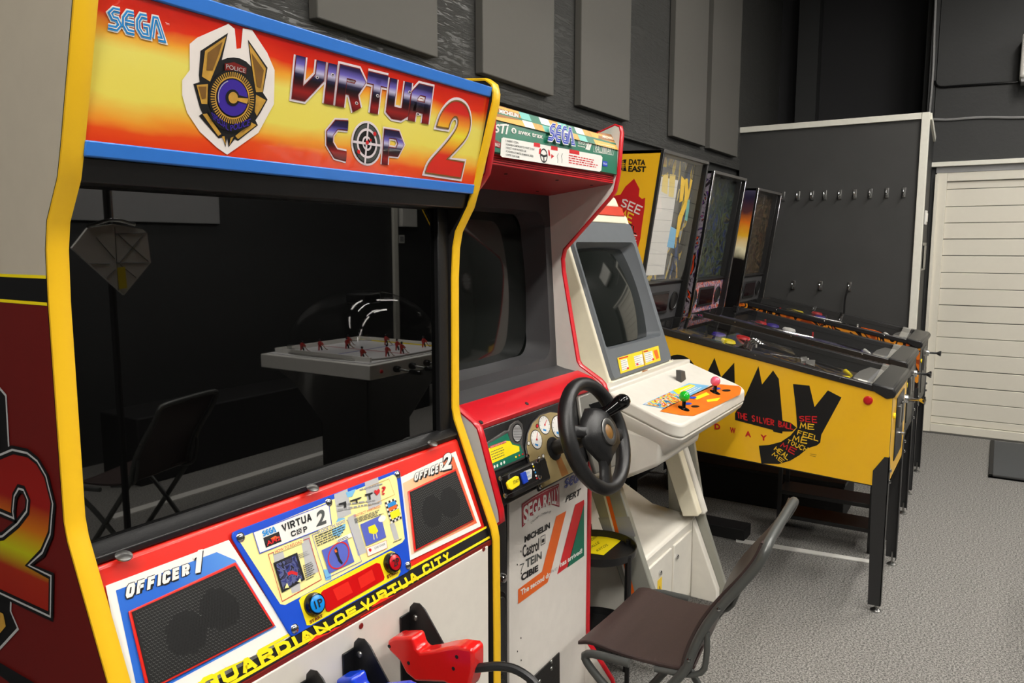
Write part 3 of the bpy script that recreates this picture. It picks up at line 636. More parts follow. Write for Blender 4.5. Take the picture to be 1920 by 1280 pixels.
# white and tinted fields around the two loudspeakers
grad('field_left', .55, .76, [(0, (40, 104, 206)), (.5, (90, 150, 226)), (1, (226, 228, 232))], axis=0, rough=.35)
g.MB = None
xo = WL[cab.name].x
MATS['field_left'].node_tree.nodes['Map Range'].inputs[1].default_value = .60-xo; MATS['field_left'].node_tree.nodes['Map Range'].inputs[2].default_value = .84-xo
grad('field_right', 1.0-xo, 1.30-xo, [(0, (240, 226, 204)), (.5, (240, 190, 140)), (1, (232, 84, 40))], axis=0, rough=.35)
g.poly([(197, 1098), (428, 1012), (545, 1192), (500, 1222), (251, 1360)], 'print_white', 1)
g.poly([(216, 1107), (405, 1035), (440, 1050), (517, 1176), (300, 1292), (262, 1320)], 'field_left', 2)
g.poly(Q(c, (972, 208), (1262, 72), (1395, 462), (1022, 642)), 'print_white', 1)
g.poly(Q(c, (985, 240), (1250, 100), (1372, 446), (1030, 612)), 'field_right', 2)
g.poly(Q(c, (45, 1180), (230, 1085), (225, 1130), (60, 1200)), 'print_white', 3)
c7 = crop(120, 800, 2.667)
for t_, q_ in (('OFFICER', Q(c7, (310, 790), (622, 682), (622, 738), (300, 862))), ('1', Q(c7, (645, 622), (688, 612), (676, 728), (636, 738))),
               ('OFFICER', Q(c, (1048, 188), (1193, 128), (1192, 172), (1040, 230))), ('2', Q(c, (1200, 92), (1238, 80), (1232, 158), (1192, 168)))):
    sh = [(u+2.2, v+2.6) for u, v in q_]
    fat = 0.0 if t_ == '1' else .045
    if t_ == '1':
        for q3, m_, k_ in ((sh, 'print_black', 4), (q_, 'print_white', 6)):
            f = g.q(q3); g.ufill(f, [(.35, 0), (1, 0), (1, 1), (.5, 1), (0, .78), (0, .62), (.35, .72)], m_, k_)
        continue
    (g.text(t_, sh, 'print_black', 4, .05), g.text(t_, q_, 'print_white', 6, .045, outs=((.07, 'print_black', 5),))) if t_ == '2' else (g.block(t_, sh, 'print_black', 4, .38, .5), g.block(t_, q_, 'print_white', 6, .27, .5, outs=((.38, 'print_black', 5),)))
# banner
zt_ = CP.at(907, 988).z; zb_ = .822
def cq(x0, x1, z0, z1): return [cpt(x0, z1), cpt(x1, z1), cpt(x1, z0), cpt(x0, z0)]
for z0, z1, m, k in ((zb_, zt_, 'print_black', 1), (zt_-.004, zt_, 'print_yellow', 2), (zb_+.003, zb_+.0075, 'print_yellow', 2)):
    g.face([p+g.off(k) for p in cq(GX0, GX1, z0, z1)][::-1], m)
for t_, q_ in (('GUARDIAN', Q(c, (-80, 1262), (580, 958), (606, 1000), (-52, 1345))), ('OF', Q(c, (618, 938), (735, 875), (752, 915), (640, 985))),
               ('VIRTUA', Q(c, (757, 858), (1050, 698), (1072, 740), (778, 910))), ('CITY', Q(c, (1080, 672), (1222, 594), (1236, 632), (1098, 722)))):
    g.block(t_, q_, 'print_yellow', 4, .29, .42)
for u, v, w_, h_ in ((820, 905, 60, 8), (640, 1000, 70, 10), (540, 1045, 50, 14), (880, 850, 60, 10)):   # worn paint at the lower edge
    g.poly(Q(c, (u-w_, v+w_*.55), (u-w_*.2, v-h_+w_*.05), (u+w_*.4, v-h_*.4-w_*.2), (u+w_, v-w_*.5), (u+w_, v-w_*.44), (u-w_, v+w_*.62)), 'housing_red', 5)
g.build('control_artwork', hs, smooth=False, recalc=False)
# loudspeaker grilles
mat('mesh_black', (20, 20, 20), .45); mat('mesh_glint', (120, 120, 118), .35); mat('mesh_hole', (6, 6, 6), .6)
for quad, cone in (([(243, 1148), (436, 1061), (507, 1173), (277, 1290)], ((.36, .45, .17), (.68, .55, .17))), (Q(c, (1015, 287), (1253, 177), (1345, 430), (1047, 585)), ((.35, .5, .17), (.7, .5, .17)))):
    g = Gfx(CP, .002); cx = sum(p[0] for p in quad)/4; cy = sum(p[1] for p in quad)/4
    big = [(cx+(u-cx)*1.045, cy+(v-cy)*1.065) for u, v in quad]
    g.solid(big, 'housing_red', .003); fr = g.build('speaker_frame', hs, bevel=.002)
    g = Gfx(CP, .0052); g.solid(quad, 'mesh_black', .001); f = g.q(quad)
    W_ = (f(1, .5)-f(0, .5)).length; H_ = (f(.5, 1)-f(.5, 0)).length; pitch = .0049
    nx = int(W_/pitch); ny = int(H_/(pitch*.866)); o1 = nrm*.0064; o2 = nrm*.0067
    for j in range(1, ny):
        for i in range(1, nx):
            x = (i+(.5 if j % 2 else 0))/nx; y = j/ny
            dk = any(abs(x-a)**2*(W_/H_)**2+abs(y-b_)**2 < (r_*1.7)**2 for a, b_, r_ in cone)
            p = f(x, y)
            ux = Vector((1, 0, 0)); uy = Vector((0, .364, .931))
            h6 = [(math.cos(R(60*k_)), math.sin(R(60*k_))) for k_ in range(6)]
            if not dk: g.face([p+o1+ux*(a*.0018)+uy*(b_*.0018) for a, b_ in h6], 'mesh_glint')  # grey rim crescents: highlights of the hole edges put into the colour
            g.face([p+o2+ux*(a*.0016)+uy*(b_*.0016+.0004) for a, b_ in h6], 'mesh_hole')
    g.build('speaker_grille', fr, smooth=False, recalc=False)
# instruction plate
g = Gfx(CP, .001)
pl = Q(c, (92, 498), (110, 488), (955, 170), (966, 178), (970, 200), (1022, 660), (1020, 690), (1005, 705), (415, 1036), (398, 1036), (385, 1020), (90, 525))
g.solid(pl, 'plate_blue', .003); ip = g.build('instruction_plate', hs, bevel=.001)
g = Gfx(CP, .0044)
g.poly(Q(c, (122, 535), (155, 515), (930, 195), (948, 208), (990, 530), (975, 550), (365, 875), (340, 870)), 'paper_yellow', 0)
g.poly(Q(c, (437, 850), (450, 832), (915, 592), (938, 600), (968, 700), (955, 725), (500, 980), (478, 980)), 'print_yellow', 0)
for p in (((620, 300), (690, 270), (710, 400), (640, 430)), ((780, 235), (850, 210), (870, 350), (800, 380)), ((445, 525), (490, 510), (540, 700), (480, 730)), ((690, 420), (730, 400), (790, 600), (745, 620)), ((910, 455), (935, 445), (960, 530), (935, 540)), ((385, 750), (440, 730), (445, 800), (400, 815)), ((300, 600), (350, 580), (365, 640), (310, 660))):
    g.poly(Q(c, *p), 'lightgrey', 1)
for p in (((610, 480), (640, 425), (675, 420), (680, 470), (650, 515), (612, 515)), ((565, 690), (600, 690), (605, 740), (575, 748)), ((680, 290), (735, 270), (715, 310), (690, 315))): g.poly(Q(c, *p), 'sky_blue', 2)
bx = Q(c, (196, 497), (590, 345), (606, 458), (230, 607)); g.poly(bx, 'print_white', 3); g.stroke(bx, .0013, 'print_blue', 4, True)
g.sega(Q(c, (243, 494), (305, 470), (312, 492), (248, 516)), None, 'logo_blue', None, 4, (.4, .34, .05))
g.poly(Q(c, (248, 527), (330, 493), (344, 545), (262, 578)), 'print_black', 4)
g.poly(Q(c, (285, 530), (310, 515), (330, 525), (300, 540)), 'print_orange', 5); g.text('AM2', Q(c, (262, 545), (332, 515), (338, 535), (268, 568)), 'print_red', 6, .02); 
g.block('VIRTUA', Q(c, (340, 458), (496, 397), (502, 436), (350, 494)), 'print_black', 5, .24); g.block('C', Q(c, (390, 494), (414, 484), (420, 512), (396, 522)), 'print_black', 5, .24); g.block('P', Q(c, (454, 470), (474, 463), (480, 491), (460, 499)), 'print_black', 5, .24); g.text('2', Q(c, (530, 392), (568, 374), (574, 448), (528, 465)), 'target_grey', 5, .03)
el = Q(c, (420, 484), (446, 472), (450, 500), (424, 512)); g.ellipse(el, 'print_black', 5, 16, 1, .7); g.stroke([el[0], el[2]], .001, 'print_black', 5); g.stroke([el[1], el[3]], .001, 'print_black', 5)
bx = Q(c, (275, 612), (488, 527), (552, 742), (348, 856)); g.stroke(bx, .001, 'print_red', 3, True); g.poly(Q(c, (300, 588), (455, 528), (458, 552), (305, 612)), 'paper_yellow', 4); g.text('HOW TO RELOAD', Q(c, (308, 592), (448, 536), (451, 551), (311, 608)), 'print_red', 5)
g.poly(Q(c, (300, 657), (425, 602), (466, 742), (346, 812)), 'print_black', 4); patches('night_scene', [(30, 30, 60), (50, 56, 120), (90, 96, 140), (20, 20, 30), (60, 60, 90)], 60)
g.poly(Q(c, (312, 665), (416, 617), (452, 740), (352, 795)), 'night_scene', 5); g.stroke(Q(c, (375, 715), (395, 705), (425, 715)), .005, 'print_red', 6)
g.poly(Q(c, (358, 790), (370, 760), (382, 785)), 'paper_yellow', 6); g.poly(Q(c, (425, 755), (440, 735), (445, 760)), 'paper_yellow', 6)
g.lines(Q(c, (425, 612), (492, 585), (498, 610), (432, 638)), 3, 'print_grey', 4); g.lines(Q(c, (455, 668), (512, 640), (528, 722), (472, 750)), 8, 'target_grey', 4)
bx = Q(c, (504, 512), (688, 432), (762, 648), (576, 737)); g.stroke(bx, .0008, 'print_blue', 3, True); g.poly(Q(c, (535, 486), (680, 425), (683, 448), (540, 508)), 'paper_yellow', 4); g.text('LOCK ON SIGHT', Q(c, (540, 488), (675, 431), (678, 446), (543, 503)), 'ink_blue', 5)
g.lines(Q(c, (515, 516), (690, 442), (700, 500), (532, 572)), 5, 'target_grey', 4); g.poly(Q(c, (553, 590), (686, 530), (724, 650), (592, 712)), 'ink_blue', 4)
g.ellipse(Q(c, (580, 575), (692, 525), (702, 662), (588, 710)), 'print_red', 5, 28, 1, .9)
g.poly(Q(c, (620, 585), (628, 572), (636, 585), (640, 610), (648, 635), (662, 655), (658, 664), (640, 648), (632, 625), (622, 605)), 'print_black', 6); g.poly(Q(c, (616, 590), (626, 585), (632, 600), (622, 604)), 'print_orange', 7)
g.poly(Q(c, (630, 535), (705, 500), (712, 520), (640, 552)), 'print_white', 5); g.lines(Q(c, (634, 537), (702, 505), (706, 520), (641, 548)), 2, 'target_grey', 6)
bx = Q(c, (625, 300), (915, 215), (935, 300), (640, 400)); g.stroke(Q(c, (785, 265), (905, 218), (935, 300), (800, 360)), .0007, 'gold', 3)
g.lines(Q(c, (750, 268), (890, 232), (893, 245), (752, 285)), 1, 'print_grey', 4); g.lines(Q(c, (632, 345), (860, 320), (870, 345), (640, 395)), 2, 'print_grey', 4)
for p in (((640, 348), (680, 335), (682, 368), (670, 370), (668, 352), (643, 358)), ((700, 332), (760, 312), (760, 318), (738, 328), (742, 345), (734, 347), (730, 331), (702, 338)), ((778, 300), (818, 288), (820, 296), (806, 302), (810, 325), (800, 327), (797, 305), (780, 308))): g.poly(Q(c, *p), 'print_black', 5)
g.text('?', Q(c, (867, 262), (885, 256), (888, 296), (869, 302)), 'print_red', 5, .02); g.poly(Q(c, (842, 305), (826, 288), (830, 276), (841, 280), (848, 270), (857, 277), (855, 290)), 'print_red', 5)
g.text('PROTECT HOSTAGES', Q(c, (720, 408), (857, 354), (859, 366), (722, 420)), 'print_red', 5); g.lines(Q(c, (722, 426), (880, 366), (885, 400), (730, 450)), 4, 'target_grey', 4)
g.poly(Q(c, (755, 456), (862, 408), (890, 522), (786, 568)), 'ink_blue', 4)
g.poly(Q(c, (795, 470), (830, 455), (848, 490), (835, 505), (815, 505), (800, 500)), 'print_yellow', 5); g.stroke(Q(c, (822, 505), (826, 535)), .002, 'paper_yellow', 5); g.stroke(Q(c, (835, 500), (842, 528)), .002, 'paper_yellow', 5); g.ellipse(Q(c, (845, 418), (885, 402), (890, 435), (850, 450)), 'print_white', 5, 14)
bx = Q(c, (786, 580), (890, 538), (896, 578), (795, 622)); g.poly(bx, 'print_white', 4); g.stroke(bx, .0005, 'print_red', 5, True); g.text('LIVE OVER', Q(c, (828, 575), (882, 552), (884, 562), (830, 586)), 'target_grey', 5); g.poly(Q(c, (805, 600), (796, 588), (803, 580), (812, 584), (812, 594)), 'print_red', 5)
g.poly(Q(c, (882, 342), (938, 318), (972, 424), (916, 452)), 'print_white', 3)
f = g.q(Q(c, (882, 342), (938, 318), (972, 424), (916, 452)))
for i in range(6):
    for j in range(10):
        if (i+j) % 2: g.ufill(f, [(i/6, j/10), ((i+1)/6, j/10), ((i+1)/6, (j+1)/10), (i/6, (j+1)/10)], 'print_black', 4)
g.poly(Q(c, (895, 350), (935, 332), (942, 350), (902, 370)), 'logo_blue', 5); g.poly(Q(c, (900, 372), (944, 352), (948, 368), (906, 388)), 'print_orange', 5); g.poly(Q(c, (908, 395), (955, 373), (964, 408), (918, 430)), 'print_yellow', 5)
g.lines(Q(c, (925, 545), (985, 520), (986, 528), (927, 554)), 1, 'target_grey', 4)
for q_ in (Q(c, (490, 958), (556, 922), (561, 936), (494, 972)), Q(c, (893, 722), (952, 692), (956, 706), (898, 738))): g.text('START', q_, 'red_dark', 3, .03)
g.build('instruction_print', ip, smooth=False, recalc=False)
g = Gfx(CP, .0046); g.solid(Q(c, (550, 812), (560, 800), (840, 655), (858, 660), (882, 730), (878, 745), (592, 910), (578, 906)), 'window_red', .0015)
cw = g.build('credit_window', ip, bevel=.0006)
mat('window_red_light', (222, 40, 30), .18); g = Gfx(CP, .0064)
for p in (((610, 795), (690, 752), (715, 810), (635, 853)), ((740, 735), (815, 690), (832, 745), (757, 790))): g.poly(Q(c, *p), 'window_red_light', 0)
g.build('counter_digit_window', cw, smooth=False, recalc=False)
for (u, v), m, t_ in (((511, 872), 'button_blue', '1P'), ((917, 657), 'button_red', '2P')):
    p = CP.at(*c(u, v))+nrm*.004
    b = MB(); b.lathe([(.0185, 0), (.0185, .006), (.0165, .011), (.0145, .0115), (.014, .009), (0, .009)], p, nrm, 'black_gloss', 28); bt = b.build('start_button', ip)
    b = MB(); b.lathe([(.0138, .009), (.0138, .0125), (.012, .0135), (0, .0138)], p, nrm, m, 28); b.build('button_cap', bt)
    g = Gfx(Pl(p+nrm*.0138, nrm), .0003); o = p+nrm*.0138; ux = Vector((1, 0, 0)); uy = Vector((0, .364, .931))
    f = lambda x, y, o=o: o+ux*((x-.5)*.016)+uy*((y-.5)*.012)
    g.text(t_, f, 'print_black', 1, .02); g.build('button_number', bt, smooth=False, recalc=False)
for u, v in ((133, 522), (593, 340), (952, 195), (415, 998), (1007, 668)):
    p = CP.at(*c(u, v))+nrm*.004; b = MB(); b.lathe([(.0075, 0), (.0075, .0015), (.005, .0035), (0, .0042)], p, nrm, 'chrome', 14); b.build('bolt', ip)
# lower panel and holsters
b = MB(); b.box((GX0, .884, .03), (1.300, .93, .815), 'lower_white'); lp = b.build('lower_panel', cab, bevel=.002)
b = MB(); b.box((1.300, .895, .02), (1.315, .95, .82), 'core_black'); b.box((GX0, .886, .812), (GX1, .90, .822), 'red_dark'); b.build('corner_strip', cab)
YP = Y(.884)
for u, v in ((677, 1173), (907, 1029)):
    p = YP.at(u, v); b = MB(); b.lathe([(.0055, 0), (.0045, .0012), (0, .0014)], p, (0, -1, 0), 'red_dark', 12); b.build('plugged_hole', lp)
h5 = crop(520, 1080, 6.4); h7 = crop(700, 1080, 6.4)
def holster(xp, top, outline, mname='core_black'):
    """bent steel cheek: flange on the panel, side plate reaching out; outline in px on plane x"""
    pl_ = X(xp); P3 = [pl_.at(*p) for p in outline]
    b = MB(); b.extrude(P3, (.003, 0, 0), 'black_satin'); return b, P3
XA = YP.at(*h5(330, 1260)).x; XB = YP.at(*h5(900, 760)).x; XC = YP.at(*h7(420, 420)).x
def plate(xp, ztop, reach, zend):
    b = MB()
    prof_ = [(.884, ztop-.03), (.881, ztop-.012), (.872, ztop-.002), (.858, ztop), (.845, ztop-.008)]+[(.845-reach*t, ztop-.008-(ztop-zend)*t) for t in (.3, .6, 1)]+[(.845-reach, zend-.1), (.884, zend-.1)]
    b.prism([(y, z) for y, z in prof_], xp, xp+.003, 'black_satin')
    b.box((xp-.026, .880, zend-.1), (xp+.003, .884, ztop-.022), 'black_satin')
    o = b.build('holster_plate', cab, bevel=.0015)
    for dz in (.03, .062):
        b = MB(); b.lathe([(.006, 0), (.005, .0025), (0, .0032)], (xp+.003, .868, ztop-dz), (1, 0, 0), 'steel', 12); b.lathe([(.006, 0), (.005, .0025), (0, .0032)], (xp, .868, ztop-dz), (-1, 0, 0), 'steel', 12); b.build('rivet', o)
    return o
zA = YP.at(*h5(340, 1070)).z; zB = YP.at(*h5(1090, 590)).z-.0; zC = YP.at(*h7(520, 225)).z
plate(XA, zA, .11, zA-.14); plate(XB, zB, .11, zB-.14); plate(XC, zC, .11, zC-.14)
# light guns resting in the holsters (things of their own)
def light_gun(xg, outline, mname, label, cordpts, holes):
    pl_ = X(xg); P3 = [pl_.at(*p) for p in outline]; P3 = [Vector((p.x, min(p.y, .872), p.z)) for p in P3]
    cen = sum(P3, Vector())/len(P3)
    t = thing('light_gun', label, 'light gun', (xg, cen.y, min(p.z for p in P3)), 'light guns in the holsters')
    b = MB(); b.extrude([p-Vector((.012, 0, 0)) for p in P3], (.034, 0, 0), mname); b.build('gun_body', t, bevel=.007, seg=3, ang=60)
    for h in holes:
        p = pl_.at(*h)-Vector((.0125, 0, 0)); b = MB(); b.lathe([(.0032, 0), (.0032, .0008), (0, .0009)], p, (-1, 0, 0), 'core_black', 10); b.build('screw_hole', t)
    return t
mat('gun_red', (222, 28, 26), .22, coat=.5); mat('gun_blue', (22, 66, 206), .22, coat=.5)
XG = (XB+XC)/2+.01
gp_ = Q(h7, (212, 800), (225, 740), (290, 700), (515, 695), (535, 740), (560, 830), (610, 880), (760, 860), (920, 820), (1050, 805), (1200, 828), (1245, 870), (1245, 1080), (1205, 1280), (1180, 1330), (1060, 1330), (900, 1240), (560, 1230), (440, 1130), (370, 990), (330, 950), (240, 860))
gr = light_gun(XG, gp_, 'gun_red', 'red plastic light gun in the right holster with its black cable leaving the grip', None, Q(h7, (248, 803), (480, 1000), (1055, 925), (1015, 1065)))
gpl = X(XG)
pts = [gpl.at(*h7(1150, 1110)), gpl.at(*h7(1290, 1110))+Vector((.005, 0, 0)), gpl.at(*h7(1450, 1140))+Vector((.02, 0, 0)), gpl.at(*h7(1640, 1230))+Vector((.03, 0, 0)), gpl.at(*h7(1900, 1450))+Vector((.03, 0, 0)), gpl.at(*h7(2000, 1800))]
b = MB(); b.tube(pts+[Vector((pts[-1].x+.05, .70, .3)), Vector((1.2, .75, .08)), Vector((1.15, .87, .06))], .0075, 'black_satin', 10, smooth=2); b.build('gun_cable', gr)
b = MB(); d = pts[1]-pts[0]; b.cyl(pts[0]-d*.1, pts[0]+d*.4, .011, 'core_black', 12, .009); b.build('cable_sleeve', gr)
bp_ = Q(h5, (620, 1300), (650, 1220), (720, 1185), (945, 1180), (965, 1230), (990, 1320), (1040, 1370), (1300, 1330), (1500, 1310), (1600, 1360), (1600, 1560), (1500, 1800), (1350, 1780), (1000, 1720), (860, 1600), (760, 1450))
XG = (XA+XB)/2+.012
gb_ = light_gun(XG, bp_, 'gun_blue', 'blue plastic light gun in the left holster, only its rear end in frame', None, Q(h5, (660, 1290), (900, 1500)))
p = X(XG).at(*h5(1500, 1600)); b = MB(); b.tube([p, p+Vector((.01, -.04, .0)), p+Vector((.02, -.06, -.1)), Vector((p.x, .75, .1)), Vector((p.x, .87, .06))], .0075, 'black_satin', 8, smooth=2); b.build('gun_cable', gb_)
# ------------------------------------------------------------------ racing cabinet
RX0, RX1, RO0, RO1 = 1.404, 2.034, 1.385, 2.053
mat('racer_white', (232, 226, 218), .4); mat('racer_red', (206, 22, 36), .33, coat=.25); mat('shelf_red', (160, 26, 36), .42)
mat('bezel_grey', (62, 62, 64), .5); mat('crt_glass', (24, 27, 25), .06, ior=1.55, var=0); mat('racer_green', (16, 110, 84), .4)
mat('teal', (110, 190, 180), .4); mat('banner_orange', (238, 168, 66), .35, var=.08); mat('brown_print', (150, 96, 40), .4)
mat('dash_plate', (168, 148, 102), .42, var=.12, scale=12, coat=.3); mat('dash_grey', (78, 76, 74), .35); mat('leather', (26, 26, 27), .36, bump=.12, bscale=500)
rc = thing('racing_arcade_cabinet', 'white racing arcade cabinet with red edges, steering wheel and green checkered marquee', 'arcade machine', (1.72, 1.4, 0))
rp = [(.895, 0), (.90, .02), (.930, .12), (1.012, .218), (1.017, .26), (1.017, .80), (1.0, .826), (.93, .822), (.912, .836), (.915, .86), (.965, 1.02), (.972, 1.040), (.985, 1.052), (1.050, 1.09), (1.060, 1.105), (1.112, 1.37), (1.116, 1.41), (1.108, 1.44), (.962, 1.587), (.948, 1.605), (.938, 1.650), (.930, 1.765), (.934, 1.780), (.946, 1.785), (1.03, 1.757)]
rb = [(1.25, 1.76), (1.55, 1.72), (1.72, 1.5), (1.72, 0)]
for x0, x1 in ((RO0, RX0), (RX1, RO1)):
    b = MB(); b.prism(rp+rb, x0, x1, 'racer_white'); b.build('side_panel', rc)
    b = MB(); b.edging(rp+[(1.25, 1.762)], x0-.0005, x1+.0005, .006, 'racer_red'); b.build('edge_trim', rc, ang=50)
# marquee: green face, curved top
b = MB(); mp_ = [(.937, 1.650), (.937, 1.7155), (.942, 1.735), (.955, 1.749), (.975, 1.757), (1.25, 1.76), (1.25, 1.62), (.96, 1.645)]
b.prism(mp_, RX0, RX1, 'racer_green'); mq_ = b.build('marquee', rc, bevel=0)
c = crop(840, 160, 3.2)
SM = Y(.937); g = Gfx(SM, .0006)
T1 = YZ(.937, 1.7155, .955, 1.749)
gt = Gfx(T1, .0012)
def tq(x0, x1, a, b_): # on the curved top strip (a,b fractions)
    A = Vector((0, .937, 1.7155)); B = Vector((0, .955, 1.751)); return [A.lerp(B, a)+Vector((x0, 0, 0)), A.lerp(B, a)+Vector((x1, 0, 0)), A.lerp(B, b_)+Vector((x1, 0, 0)), A.lerp(B, b_)+Vector((x0, 0, 0))]
gt.base = .0035
gt.face([p+gt.off(0) for p in tq(RX0, RX1, 0, 1)], 'banner_orange')
n = 8
xa = SM.at(*c(455, 200)).x; xb = SM.at(*c(880, 300)).x
for i in range(n):
    for j in range(2):
        m = ('print_white', 'gold', 'teal', 'racer_green')[(i+2*j) % 4]
        gt.face([p+gt.off(1) for p in tq(xa+(xb-xa)*i/n, xa+(xb-xa)*(i+1)/n, j*.5, j*.5+.5)], m)
for q_, bq in ((Q(c, (300, 150), (412, 178), (412, 200), (300, 172)), Q(c, (275, 120), (425, 165), (418, 215), (272, 190))), (Q(c, (920, 304), (996, 320), (996, 334), (920, 318)), Q(c, (895, 285), (1000, 305), (1000, 345), (895, 325)))):
    gt.poly(bq, 'brown_print', 2); gt.text('MICHELIN', q_, 'print_white', 3, .03)
gt.build('marquee_top_print', mq_, smooth=False, recalc=False)
g.text('STi', Q(c, (284, 236), (362, 232), (350, 292), (276, 280)), 'print_white', 1, .03)
g.ellipse(Q(c, (378, 252), (408, 258), (408, 292), (378, 286)), 'print_white', 1, 18); g.text('a', Q(c, (388, 264), (400, 267), (400, 283), (388, 280)), 'racer_green', 2, .03)
g.text('avex trax', Q(c, (420, 268), (565, 298), (565, 320), (420, 290)), 'print_white', 1, .02)
g.text('TOYOTA', Q(c, (777, 332), (832, 343), (832, 362), (777, 351)), 'print_white', 1, .02); g.lines(Q(c, (777, 356), (825, 366), (825, 378), (777, 368)), 1, 'print_white', 1)
g.poly(Q(c, (850, 345), (862, 348), (848, 390), (832, 386)), 'print_white', 1); g.poly(Q(c, (836, 345), (846, 347), (833, 385), (822, 383)), 'print_white', 1)
g.text('RALLI', Q(c, (885, 355), (928, 363), (924, 405), (880, 396)), 'print_white', 1); g.text('ART', Q(c, (958, 369), (990, 375), (984, 415), (952, 410)), 'print_white', 1)
for i in range(4): g.poly(Q(c, (930+i*7, 364+i), (933+i*7, 364+i), (930+i*7, 406+i), (927+i*7, 406+i)), 'print_white', 1)
g.stroke(Q(c, (876, 346), (997, 368), (990, 418), (870, 398)), .001, 'print_white', 1, True)
ipn = Q(c, (330, 312), (915, 420), (925, 432), (918, 510), (908, 518), (322, 430), (312, 420), (318, 318))
g.poly(ipn, 'print_white', 1)
for i, t_ in enumerate(('1 INSERT COIN', '2 CHOOSE A GAME MODE YOU WANT TO PLAY', '3 SELECT YOUR FAVORITE CAR', '4 CHOOSE AUTOMATIC OR MANUAL SPEED', '5 ENTER YOUR NAME')):
    L = (75, 172, 122, 165, 82)[i]; y = 325+i*21; g.text(t_, Q(c, (344, y), (344+L, y+L*.19), (344+L, y+12+L*.19), (344, y+12)), 'target_grey', 2, .01)
el = Q(c, (550, 375), (594, 383), (594, 468), (550, 460)); g.ellipse(el, 'print_black', 2, 26, 1, .82); g.stroke(Q(c, (552, 415), (572, 425), (592, 420)), .005, 'print_black', 2); g.stroke(Q(c, (572, 425), (573, 460)), .004, 'print_black', 2)
for p in (((545, 380), (556, 378), (552, 415), (542, 410)), ((598, 385), (606, 390), (612, 425), (600, 420)), ((616, 412), (634, 425), (616, 440))): g.poly(Q(c, *p), 'print_red', 2)
for a, w_ in ((512, 38), (615, 40), (725, 60)):
    f = Q(c, (a, 342+(a-512)*.19), (a+w_, 342+(a+w_-512)*.19), (a+w_, 366+(a+w_-512)*.19), (a, 366+(a-512)*.19)); g.poly(f, 'print_red', 2)
g.lines(Q(c, (722, 412), (900, 448), (900, 500), (722, 470)), 4, 'print_red', 2)
for x in (655, 680): g.stroke(Q(c, (x+5, 408), (x-3, 425), (x+2, 445), (x, 465)), .0015, 'target_grey', 2)
g.poly(Q(c, (246, 335), (280, 325), (314, 345), (312, 378), (280, 366), (248, 378)), 'shelf_red', 1); g.text('SEGA RALLY', Q(c, (250, 340), (310, 350), (310, 368), (250, 362)), 'print_white', 2, .02)
g.poly(Q(c, (926, 452), (955, 458), (955, 488), (926, 483)), 'print_blue', 1); g.text('SEGA', Q(c, (929, 462), (952, 467), (952, 478), (929, 473)), 'print_white', 2)
g.build('marquee_print', mq_, smooth=False, recalc=False)
g = Gfx(SM, .0075); g.sega(Q(c, (604, 240), (728, 268), (738, 350), (586, 320)), 'print_white', 'print_blue', 'print_white', 0, (.42, .27, .04)); g.build('marquee_logo', mq_, smooth=False, recalc=False)
# red shelf under the marquee
b = MB(); b.prism([(.950, 1.624), (.950, 1.650), (1.2, 1.640), (1.159, 1.597)], RX0, RX1, 'shelf_red'); sh_ = b.build('marquee_shelf', rc, bevel=.001)
b = MB()
for i in range(5): b.box((RX0, .9475, 1.6255+i*.005), (RX1, .951, 1.6285+i*.005), 'racer_red')
b.build('ribbed_strip', sh_)
for x, y in ((1.55, 1.0), (1.78, .99), (1.98, .99), (1.9, 1.12), (1.5, 1.1)):
    z = 1.624-(y-.95)*.027/.209; b = MB(); b.lathe([(.005, 0), (.004, -.0015), (0, -.002)], (x, y, z), (0, 0, 1), 'core_black', 8); b.build('screw', sh_)
# bezel with recessed tube
bz = [(1.159, 1.60), (1.150, 1.5), (1.138, 1.2), (1.13, 1.135)]
ZT, ZB = 1.55, 1.112; WX0, WX1 = 1.425, 2.0
def by(z): return 1.13+(z-1.135)*(.029/.465)
b = MB(); m = 'bezel_grey'
ZR = 1.085
fr = [(RX0, 1.60), (RX1, 1.60), (RX1, 1.135), (RX0, 1.135)]
def rr_(x0, x1, z0, z1, r, n=6, bow=0):
    P = []
    for cx, cz, a in ((x1-r, z1-r, 0), (x0+r, z1-r, 90), (x0+r, z0+r, 180), (x1-r, z0+r, 270)):
        for i in range(n+1):
            t = R(a+90*i/n); P.append((cx+r*math.cos(t), cz+r*math.sin(t)))
    return P
outer = []
inn = rr_(WX0, WX1, ZB, ZT, .05)
for x, z in inn:                           # push each window point out to the frame rectangle
    cx, cz = (RX0+RX1)/2, (1.6+ZR)/2; dx, dz = x-(WX0+WX1)/2, z-(ZB+ZT)/2
    k = min(((RX1-RX0)/2)/abs(dx) if dx else 9, ((1.6-ZR)/2)/abs(dz) if dz else 9); outer.append((cx+dx*k, cz+dz*k))
b.rings([[Vector((x, by(z), z)) for x, z in outer], [Vector((x, by(z), z)) for x, z in inn], [Vector((x*.985+.015*1.69, by(z)+.035, z*.99+.0135)) for x, z in inn],
         [Vector((x*.95+.05*1.69, by(z)+.075, z*.96+.054)) for x, z in inn]], m, caps=False)
b.prism([(1.127, 1.087), (1.10, 1.080), (1.04, 1.072), (1.04, 1.05), (1.2, 1.05), (1.2, 1.086)], RX0, RX1, m)
b.build('screen_bezel', rc, ang=60, smooth=True)
